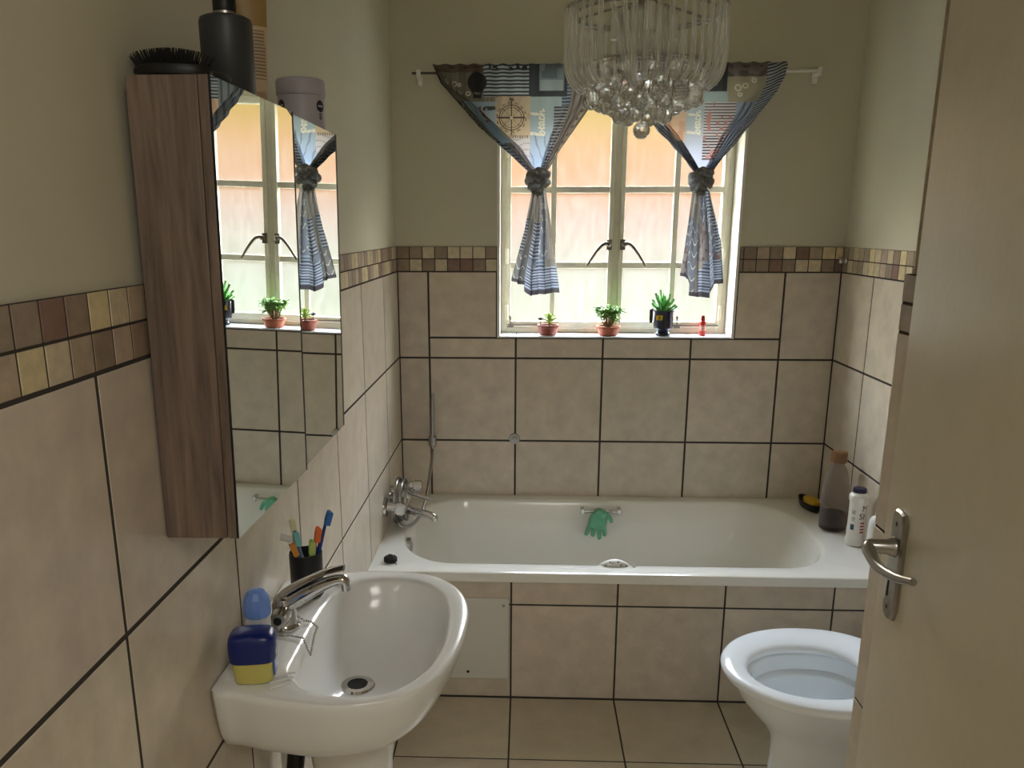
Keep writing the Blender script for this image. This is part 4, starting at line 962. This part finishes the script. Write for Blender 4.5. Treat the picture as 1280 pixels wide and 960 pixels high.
def fade(c, k=.50, v=.95):
    g = c.mean(-1, keepdims=True); return (c*(1-k)+g*k)*v+.03
def tied_curtain(label, xl0, xr0, knot_x, lz, rz, paint, px0, px1, tail, flat_l, flat_r, seed):
    root = thing('tied_curtain', label, 'curtain', ((xl0+xr0)/2, D-.06, 2.045), 'printed curtains knotted at the window')
    zt, zk = 2.072, 1.700
    nr, nc = 190, 330
    Zs = np.linspace(zt, zk, nr)
    U = np.linspace(xl0, xr0, nc)
    P = np.zeros((nr,nc,3)); XX = np.zeros((nr,nc)); YY = np.zeros((nr,nc))
    for i, z in enumerate(Zs):
        t = i/(nr-1)
        xl = np.interp(-z, [-q[1] for q in lz], [q[0] for q in lz]); xr = np.interp(-z, [-q[1] for q in rz], [q[0] for q in rz])
        fl = np.interp(-z, [-q[1] for q in flat_l], [q[0] for q in flat_l]); fr = np.interp(-z, [-q[1] for q in flat_r], [q[0] for q in flat_r])
        fl = min(max(fl, xl+.004), knot_x); fr = max(min(fr, xr-.004), knot_x+.001)
        x = np.interp(U, [xl0, fl if fl > xl0+.002 else xl0+.002, fr if fr < xr0-.002 else xr0-.002, xr0], [xl, fl, fr, xr])
        comp_l = np.clip(1-(fl-xl)/max(fl-xl0,.01),0,1); comp_r = np.clip(1-(xr-fr)/max(xr0-fr,.01),0,1)
        yo_ = np.zeros(nc)
        inl = U < fl; inr = U > fr
        yo_[inl] = -.013*comp_l*(1-np.cos((fl-U[inl])/.040*2*PI))*np.clip((fl-U[inl])/.02,0,1)-.012*comp_l*np.clip((fl-U[inl])/.05,0,1)
        yo_[inr] = -.013*comp_r*(1-np.cos((U[inr]-fr)/.042*2*PI))*np.clip((U[inr]-fr)/.02,0,1)-.012*comp_r*np.clip((U[inr]-fr)/.05,0,1)
        yo_ += .004*np.sin(U/.055*2*PI+seed)*(1-t)**3                       # gathers on the rod
        yo_ += .006*math.sin(t*PI)*0
        P[i,:,0] = x; P[i,:,1] = RY-.010+yo_-.006*t; P[i,:,2] = z+.0015*np.sin(U/.05*2*PI+seed)*(1-t)**6
        XX[i] = px0+(U-xl0)/(xr0-xl0)*(px1-px0); YY[i] = 80+(zt-z)/.38*140
    col = fade(paint(XX, YY))
    mb = MB(); mb.usec = True; mb.grid(P, col); mb.build('upper_cloth', M['fabric'], root, ang=180, clean=False)
    # back fall and rod sleeve behind the rail
    # knot: twisted bands of the same cloth
    mb = MB(); mb.usec = True
    def band(fn, rad, n=70, m_=16, sd=0, fl=.75):
        Pp = [Vector(fn(k/(n-1))) for k in range(n)]
        tmp = MB(); tmp.tube(Pp, [rad*(1+.16*math.sin(k*.55+sd)) for k in range(n)], m_, flat=fl)
        V = np.array(tmp.v); d_ = np.array([.0025*math.sin(v[0]*260+sd)+.002*math.sin(v[2]*310+v[0]*90) for v in V])
        V[:,1] += d_; V[:,2] += d_*.6
        cc = fade(patchwork(V[:,0]*120+40*sd, V[:,2]*330+V[:,1]*200, 9+sd), .55, 1.0)*.62+.20
        mb.add(V.tolist(), tmp.f, [tuple(q)+(1,) for q in cc.tolist()])
    ky = RY-.020
    band(lambda s_: (knot_x-.002+.026*math.cos(2*PI*s_*.98-2.4), ky+.022*math.sin(2*PI*s_*.98-2.4), 1.688+.016*math.cos(2*PI*s_-1.2)), .0215, sd=seed)
    band(lambda s_: (knot_x+.004+.024*math.cos(2*PI*s_*.98+.4), ky-.004+.020*math.sin(2*PI*s_*.98+.4), 1.662+.010*math.cos(2*PI*s_+.9)), .0180, sd=seed+1)
    band(lambda s_: (knot_x-.030+.062*s_, ky-.024-.006*math.sin(PI*s_), 1.700-.045*s_), .012, sd=seed+2, n=40)
    band(lambda s_: (knot_x+.004*math.sin(s_*3), ky, 1.712-.085*s_), .019, sd=seed+3, n=40)
    mb.build('knot', M['fabric'], root, ang=180)
    # tail below the knot
    nr, nc = 170, 300
    tl, tr, zb_ = tail
    V = np.linspace(0,1,nc); P = np.zeros((nr,nc,3)); XX = np.zeros((nr,nc)); YY = np.zeros((nr,nc))
    zend = np.interp(V, [q[0] for q in zb_], [q[1] for q in zb_])
    for i in range(nr):
        t = i/(nr-1); z = 1.648+(zend-1.648)*t
        xl = np.interp(-z, [-q[1] for q in tl], [q[0] for q in tl]); xr = np.interp(-z, [-q[1] for q in tr], [q[0] for q in tr])
        amp = .006+.020*t**.8; nf = 3.5
        ph = 2*PI*nf*V+seed+.35*np.sin(t*4)
        P[i,:,0] = xl+(xr-xl)*(V+.035*np.sin(2*ph)*t); P[i,:,1] = RY-.018+amp*np.sin(ph)+.004*np.sin(ph*2.3+t*6); P[i,:,2] = z
        XX[i] = px0+V*(px1-px0)*.85; YY[i] = 225+t*125
    col = patchwork(XX, YY, seed+11); 
    low_ = (YY > 318)&(XX > px0+60); col[low_] = np.where((np.mod(YY[low_],3.4) < 1.6)[:,None], C3(40,52,92), C3(150,170,196))
    col *= (.92+.16*vnoise(XX/12,YY/12,4))[...,None]
    col = fade(col, .52, .56)
    hem = YY > 345.5; col[hem] = C3(66,62,64)
    mb = MB(); mb.usec = True; mb.grid(P, col); mb.build('tail_cloth', M['fabric'], root, ang=180, clean=False)
    return root
tied_curtain('left of the two knotted curtains, compass print facing the room', .154, .750, .537,
    [(.154,2.08),(.187,2.008),(.325,1.859),(.470,1.735),(.506,1.700)], [(.752,2.08),(.742,1.99),(.728,1.938),(.612,1.776),(.566,1.700)], paint_left, 540, 750,
    ([(.518,1.65),(.515,1.637),(.487,1.494),(.435,1.318),(.430,1.26)], [(.556,1.65),(.566,1.637),(.591,1.494),(.617,1.274),(.618,1.25)], [(0,1.320),(.30,1.300),(.36,1.275),(.42,1.262),(1,1.274)]),
    [(.154,2.08),(.225,2.010),(.385,1.87),(.475,1.79),(.526,1.715),(.537,1.70)], [(.752,2.08),(.622,1.95),(.576,1.83),(.546,1.73),(.540,1.70)], 1)
tied_curtain('right of the two knotted curtains, orange patch behind the chandelier', .832, 1.408, 1.126,
    [(.832,2.08),(.870,1.955),(.955,1.850),(1.048,1.761),(1.100,1.700)], [(1.408,2.08),(1.400,2.03),(1.373,1.975),(1.271,1.842),(1.156,1.700)], paint_right, 788, 985,
    ([(1.112,1.65),(1.099,1.636),(1.082,1.466),(1.075,1.335),(1.075,1.25)], [(1.146,1.65),(1.161,1.636),(1.211,1.466),(1.233,1.315),(1.232,1.25)], [(0,1.336),(.16,1.325),(.24,1.262),(.66,1.256),(.76,1.300),(1,1.315)]),
    [(.832,2.08),(.925,1.955),(1.04,1.83),(1.10,1.74),(1.124,1.70)], [(1.408,2.08),(1.270,1.95),(1.190,1.83),(1.146,1.73),(1.130,1.70)], 3)

# ---------------------------------------------------------------- plants and bottle on the sill
SZ = WZ0+.0065; SY = D+.045
M['terra'] = mat('terracotta_plastic', rgb(176,98,68), .5, noise=.08, nscale=60)
M['terrad'] = mat('dark_terracotta_plastic', rgb(150,78,62), .5)
M['soil'] = mat('potting_soil', rgb(52,40,32), .95, bump=.6, bscale=200)
M['leaf'] = mat('green_leaf', rgb(112,158,66), .45, noise=.2, nscale=70)
M['leafy'] = mat('yellow_green_leaf', rgb(150,178,72), .45, noise=.2, nscale=70)
M['aloe'] = mat('aloe_leaf', rgb(86,158,70), .4, noise=.2, nscale=90)
M['stem'] = mat('brown_stem', rgb(122,98,66), .7)
def leaf(mb, base, d, L, w, curl=.25, th=.0016, n=7):
    base, d = Vector(base), Vector(d).normalized(); up = Vector((0,0,1)); s_ = d.cross(up)
    s_ = s_.normalized() if s_.length > 1e-3 else Vector((1,0,0)); nn = s_.cross(d).normalized()
    rg = []
    for k in range(n):
        t = k/(n-1); ww = w*max(math.sin(PI*(.10+.90*t)**.8), .06)*.5 if t < .999 else w*.03
        c = base+d*L*t-nn*curl*L*t*t
        rg.append([c-s_*ww+nn*ww*.35, c+nn*th, c+s_*ww+nn*ww*.35, c-nn*th])
    mb.loft(rg)
def terracotta_pot(root, x, y, m, r0, r1, h):
    mb = MB(); mb.lathe([(r0*.92,.0005),(r0,.003),(r0*1.06,h*.2),(r1*.96,h*.72),(r1*1.04,h*.76),(r1*1.06,h),(r1*.97,h),(r1*.93,h*.8),(.001,h*.78)], (x,y,SZ), 36); p = mb.build('pot', m, root)
    mb = MB(); mb.lathe([(r1*.93,h*.80),(r1*.5,h*.88),(.001,h*.9)], (x,y,SZ), 24); mb.build('soil', M['soil'], root)
p1 = thing('potted_succulent', 'small yellow green succulent in a low dark terracotta pot, leftmost on the sill', 'potted plant', (.586,SY,SZ))
terracotta_pot(p1, .586, SY, M['terrad'], .033, .040, .040)
mb = MB(); mb.tube([(.590,SY,SZ+.032),(.591,SY,SZ+.052)], .0035, 8); mb.build('stem', M['stem'], p1)
mb = MB()
for k in range(16):
    a = k*2.399; e = .25+.075*k; leaf(mb, (.591,SY,SZ+.046+.0012*k), (math.cos(a)*math.cos(e),math.sin(a)*math.cos(e),math.sin(e)), .036-.0008*k, .013, .12, .003)
mb.build('leaves', M['leafy'], p1)
mb = MB(); mb.tube([(.556,SY-.008,SZ+.034),(.5555,SY-.009,SZ+.062)], .0013, 6); mb.lathe([(.001,.058),(.0095,.062),(.0095,.066),(.005,.070),(.001,.071)], (.5555,SY-.009,SZ), 14); mb.build('plant_marker', M['rubber'], p1)
p2 = thing('potted_jade_plant', 'bushy leafy green plant in a terracotta bowl at the middle of the sill', 'potted plant', (.822,SY,SZ))
terracotta_pot(p2, .822, SY, M['terra'], .036, .045, .036)
random.seed(11)
tips = []
mb = MB()
for k in range(12):
    a = k*2.399; rr = .010+.030*((k*37)%12)/11; tip = Vector((.822+rr*1.3*math.cos(a), SY+rr*math.sin(a)*.8, SZ+.066+.044*random.random()))
    tips.append(tip); mb.tube([(.822+.006*math.cos(a),SY+.006*math.sin(a),SZ+.028), ((.822+tip.x)/2,(SY+tip.y)/2,SZ+.050), tuple(tip)], [.0032,.0026,.002], 7, 3)
mb.build('stem', M['stem'], p2)
mb = MB()
for tip in tips:
    for k in range(18):
        a = k*2.399+tip.x*90; e = random.uniform(-.35,1.2); b = tip+Vector((random.uniform(-.006,.006),random.uniform(-.006,.006),random.uniform(-.012,.004)))
        leaf(mb, b, (math.cos(a)*math.cos(e),math.sin(a)*math.cos(e),math.sin(e)), random.uniform(.020,.031), .0135, .30, .0015, 6)
mb.build('leaves', M['leaf'], p2)
p3 = thing('potted_aloe', 'spiky green aloe in a black pot with a yellow tag on the sill', 'potted plant', (1.036,SY,SZ))
ax_ = 1.036
mb = MB(); mb.lathe([(.026,.0005),(.029,.003),(.029,.010),(.022,.015),(.024,.020),(.036,.030),(.0385,.045),(.0395,.092),(.041,.094),(.041,.098),(.0375,.098),(.036,.088),(.001,.087)], (ax_,SY,SZ), 40); pot = mb.build('pot', mat('black_gloss_pot', rgb(34,36,48), .22), p3)
mb = MB(); mb.lathe([(.036,.0885),(.02,.092),(.001,.093)], (ax_,SY,SZ), 24); mb.build('soil', M['soil'], p3)
mb = MB()
for k in range(24):
    a = k*2.399; e = .42+.043*k; L_ = .056+.0003*k*((k*7)%5-1); leaf(mb, (ax_+.006*math.cos(a),SY+.006*math.sin(a),SZ+.088+.0006*k), (math.cos(a)*math.cos(e),math.sin(a)*math.cos(e),math.sin(e)), L_*(1-.012*max(0,12-k)*.5), .0175, -.10+.10*((k*3)%4)/3, .0042, 8)
mb.build('leaves', M['aloe'], p3)
mb = MB().mat(mat('yellow_tag', rgb(236,206,44), .5)); mb.obox((ax_-.021,SY-.0345,SZ+.072),(.011,-.004,0),(.0003,.0008,0),(0,0,.009)); mb.mat(M['print']); mb.obox((ax_-.021,SY-.0358,SZ+.074),(.006,-.0022,0),(.0002,.0004,0),(0,0,.0014)); mb.obox((ax_-.021,SY-.0358,SZ+.069),(.0045,-.0016,0),(.0002,.0004,0),(0,0,.0014)); mb.build('price_tag', None, pot, smooth=False)
mb = MB(); mb.tube([(ax_-.052+.0,SY-.010,SZ+.102),(ax_-.044,SY-.010,SZ+.104),(ax_-.038,SY-.010,SZ+.098)], .002, 6); mb.obox((ax_-.050,SY-.012,SZ+.076),(.006,-.002,0),(.0005,.0015,0),(0,0,.026)); mb.build('care_card', M['black'], pot, smooth=False)
rb_ = thing('red_bottle', 'small red bottle at the right end of the sill', 'bottle', (1.190,SY,SZ))
M['red'] = mat('red_plastic', rgb(196,52,42), .3)
mb = MB(); mb.lathe([(.0115,.0005),(.0125,.003),(.0125,.052),(.010,.057),(.007,.058)], (1.190,SY,SZ), 24); bb_ = mb.build('bottle_body', M['red'], rb_)
mb = MB(); mb.lathe([(.0075,.058),(.0075,.070),(.005,.080),(.002,.081)], (1.190,SY,SZ), 20); mb.build('bottle_cap', mat('dark_red_plastic', rgb(150,36,34), .35), rb_)
mb = MB().mat(mat('pale_label', rgb(232,176,160), .5)); wrap_rect(mb, (1.190,SY), .0127, -PI/2, SZ+.030, .030, .020, 12); mb.mat(M['print'])
for k in range(3): wrap_rect(mb, (1.190,SY), .0128, -PI/2, SZ+.036-.006*k, .012, .0018, 6)
mb.build('label', None, bb_, smooth=False, clean=False)

# ---------------------------------------------------------------- chandelier
CX, CYC = .766, 2.10
ch = thing('chandelier', 'glass rod chandelier with crystal balls hanging in front of the curtains', 'chandelier', (CX,CYC,1.99))
ZR = 1.990
def ringmesh(mb, r, z, w=.004): mb.tube([(CX+r*math.cos(t),CYC+r*math.sin(t),z) for t in np.linspace(0,2*PI,73)], w, 8)
mb = MB(); ringmesh(mb, .182, ZR, .0035); ringmesh(mb, .166, ZR-.012, .003); ringmesh(mb, .060, 1.872, .0025); ringmesh(mb, .060, 1.985, .003)
for k in range(6):
    a = PI/6+k*PI/3; mb.tube([(CX+.02*math.cos(a),CYC+.02*math.sin(a),ZR+.02),(CX+.182*math.cos(a),CYC+.182*math.sin(a),ZR)], .003, 8)
mb.build('frame', M['satin'], ch)
mb = MB(); mb.lathe([(.022,0),(.022,.06),(.010,.075),(.008,.40),(.008,CEIL-1.985-.03)], (CX,CYC,1.985), 24); mb.lathe([(.06,CEIL-.001),(.06,CEIL-.012),(.04,CEIL-.03),(.008,CEIL-.035)], (CX,CYC,0), 32); mb.build('stem', M['satin'], ch)
for k in range(3):
    mb = MB(); a = .5+k*2*PI/3; mb.lathe([(.012,-.05),(.013,-.045),(.013,.0),(.010,.004)], (CX+.05*math.cos(a)*1.5,CYC+.05*math.sin(a)*1.5,1.985), 14); mb.build('lamp_holder', M['white'], ch)
# curved outer rods
def rodmesh(disp=None):
    mb = MB(); pts = [(.180,0,ZR+.004),(.181,0,ZR-.05),(.181,0,ZR-.105),(.178,0,ZR-.130),(.168,0,ZR-.152),(.150,0,ZR-.168)]
    mb.tube(pts, .0058, 10, 3, flat=.8); return mb
rm = rodmesh(); me0 = None
NRO = 44
for k in range(NRO):
    a = 2*PI*k/NRO+.03
    if me0 is None:
        o = rm.build('glass_rod', M['acrylicrod'], None, ang=180); me0 = o; o.parent = ch
    else: o = copy_part(me0, ch)
    o.location = (0,0,-1.99); o.rotation_euler = (0,0,a)
    if k in (29,30):                          # two rods have slipped and hang askew
        o.location = (.030*math.cos(a+PI/2)*(1 if k==29 else .6), .0, -1.99+.0)
        q = Matrix.Rotation(math.radians(-14 if k==29 else -9),4,'Y')
        o.matrix_local = Matrix.Translation((.0,0,0))@q@Matrix.Translation((0,0,-1.99))@Matrix.Rotation(a,4,'Z')
first = None
for k in range(20):                           # straight rods of the inner drum
    a = 2*PI*k/20
    if first is None:
        mb = MB(); mb.tube([(.060,0,1.985),(.060,0,1.876)], .0075, 10, flat=.8); first = mb.build('drum_rod', M['acrylicrod'], None, ang=180); first.parent = ch; o = first
    else: o = copy_part(first, ch)
    o.location = (0,0,-1.99); o.rotation_euler = (0,0,a)
# crystal balls in tiers
bm0 = MB(); bm0.ball((0,0,0), .0200, 14, 9); fb = None
tiers = [(.130,1.842,15,.1),(.105,1.822,12,.25),(.122,1.800,13,.0),(.082,1.786,9,.3),(.052,1.764,6,.1),(.028,1.790,3,.9),(.0,1.732,1,0)]
nb = 0
for (r, z, n, ph) in tiers:
    for k in range(n):
        a = 2*PI*k/n+ph
        if fb is None: fb = bm0.build('crystal_ball', M['crystal'], None, smooth=False); fb.parent = ch; o = fb
        else: o = copy_part(fb, ch)
        o.location = (r*math.cos(a), r*math.sin(a), z-1.99); o.rotation_euler = (0,0,a*3)
mb = MB()
for (r, z, n, ph) in tiers:
    for k in range(n):
        a = 2*PI*k/n+ph; mb.tube([(CX+r*math.cos(a),CYC+r*math.sin(a),z+.0185),(CX+r*math.cos(a),CYC+r*math.sin(a),1.875)], .0008, 5)
for r in (.128,.10,.06,.03): ringmesh(mb, r, 1.876, .0018)
mb.build('hanging_wires', M['satin'], ch)

# ---------------------------------------------------------------- light: sky through the frosted window, added fill light in the hall
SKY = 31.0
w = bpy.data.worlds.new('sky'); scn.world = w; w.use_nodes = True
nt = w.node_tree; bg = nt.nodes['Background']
tc = nt.nodes.new('ShaderNodeTexCoord'); sep = nt.nodes.new('ShaderNodeSeparateXYZ'); nt.links.new(tc.outputs['Generated'], sep.inputs[0])
mr = nt.nodes.new('ShaderNodeMapRange'); mr.inputs['From Min'].default_value = -.25; mr.inputs['From Max'].default_value = .45
nt.links.new(sep.outputs['Z'], mr.inputs['Value'])
cr = nt.nodes.new('ShaderNodeValToRGB'); nt.links.new(mr.outputs[0], cr.inputs[0])
def zpos(z): return (z+.25)/.70
stops = [(-.25,(215,225,190)),(-.12,(228,234,202)),(-.07,(226,228,200)),(-.03,(232,222,198)),(.01,(242,204,176)),(.045,(252,186,128)),(.085,(254,194,120)),(.125,(255,222,140)),(.20,(255,238,200)),(.45,(226,236,250))]
el = cr.color_ramp.elements
el[0].position = zpos(stops[0][0]); el[0].color = rgb(*stops[0][1]); el[1].position = zpos(stops[-1][0]); el[1].color = rgb(*stops[-1][1])
for z, c in stops[1:-1]: e = el.new(zpos(z)); e.color = rgb(*c)
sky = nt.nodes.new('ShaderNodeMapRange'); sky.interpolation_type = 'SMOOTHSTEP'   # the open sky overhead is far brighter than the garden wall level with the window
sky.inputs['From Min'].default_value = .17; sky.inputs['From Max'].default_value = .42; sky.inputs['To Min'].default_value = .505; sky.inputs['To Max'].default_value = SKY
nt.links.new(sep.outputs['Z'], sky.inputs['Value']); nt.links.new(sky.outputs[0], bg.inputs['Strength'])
nt.links.new(cr.outputs[0], bg.inputs['Color'])
def area(name, loc, rot, sx, sy, power, col):
    l = bpy.data.lights.new(name, 'AREA'); l.shape = 'RECTANGLE'; l.size = sx; l.size_y = sy; l.energy = power; l.color = col
    o = bpy.data.objects.new(name, l); COL.objects.link(o); o.location = loc; o.rotation_euler = rot; return o
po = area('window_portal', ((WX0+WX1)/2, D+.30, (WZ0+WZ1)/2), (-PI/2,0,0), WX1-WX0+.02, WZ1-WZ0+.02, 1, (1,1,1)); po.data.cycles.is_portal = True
area('hall_fill', (.9,-.75,2.50), (0,0,0), .7, .7, 10.5, (1.0,.96,.91))  # unseen fill light added behind the camera to brighten the room

# ---------------------------------------------------------------- camera
cam = bpy.data.cameras.new('camera'); co = bpy.data.objects.new('camera', cam); COL.objects.link(co); scn.camera = co
yaw, pitch, roll = .040, -.2528, .0006
Cp = Vector((.5007,0,1.5122))
fwd = Vector((-math.sin(yaw)*math.cos(pitch), math.cos(yaw)*math.cos(pitch), math.sin(pitch))); right = Vector((math.cos(yaw),math.sin(yaw),0)); up = right.cross(fwd)
Rm = Matrix((right, up, -fwd)).transposed().to_4x4()
co.matrix_world = Matrix.Translation(Cp)@Rm
cam.sensor_width = 36; cam.sensor_fit = 'HORIZONTAL'; cam.lens = 1046.489/1280*36
cam.shift_x = 23.892/1280; cam.shift_y = 74.109/1280; cam.clip_start = .02
scn.view_settings.view_transform = 'Standard'
scn.view_settings.exposure = 0.86
scn.cycles.use_denoising = True
scn.cycles.max_bounces = 14; scn.cycles.transmission_bounces = 12; scn.cycles.transparent_max_bounces = 24; scn.cycles.diffuse_bounces = 6
scn.cycles.caustics_refractive = False
scn.cycles.sample_clamp_indirect = 6
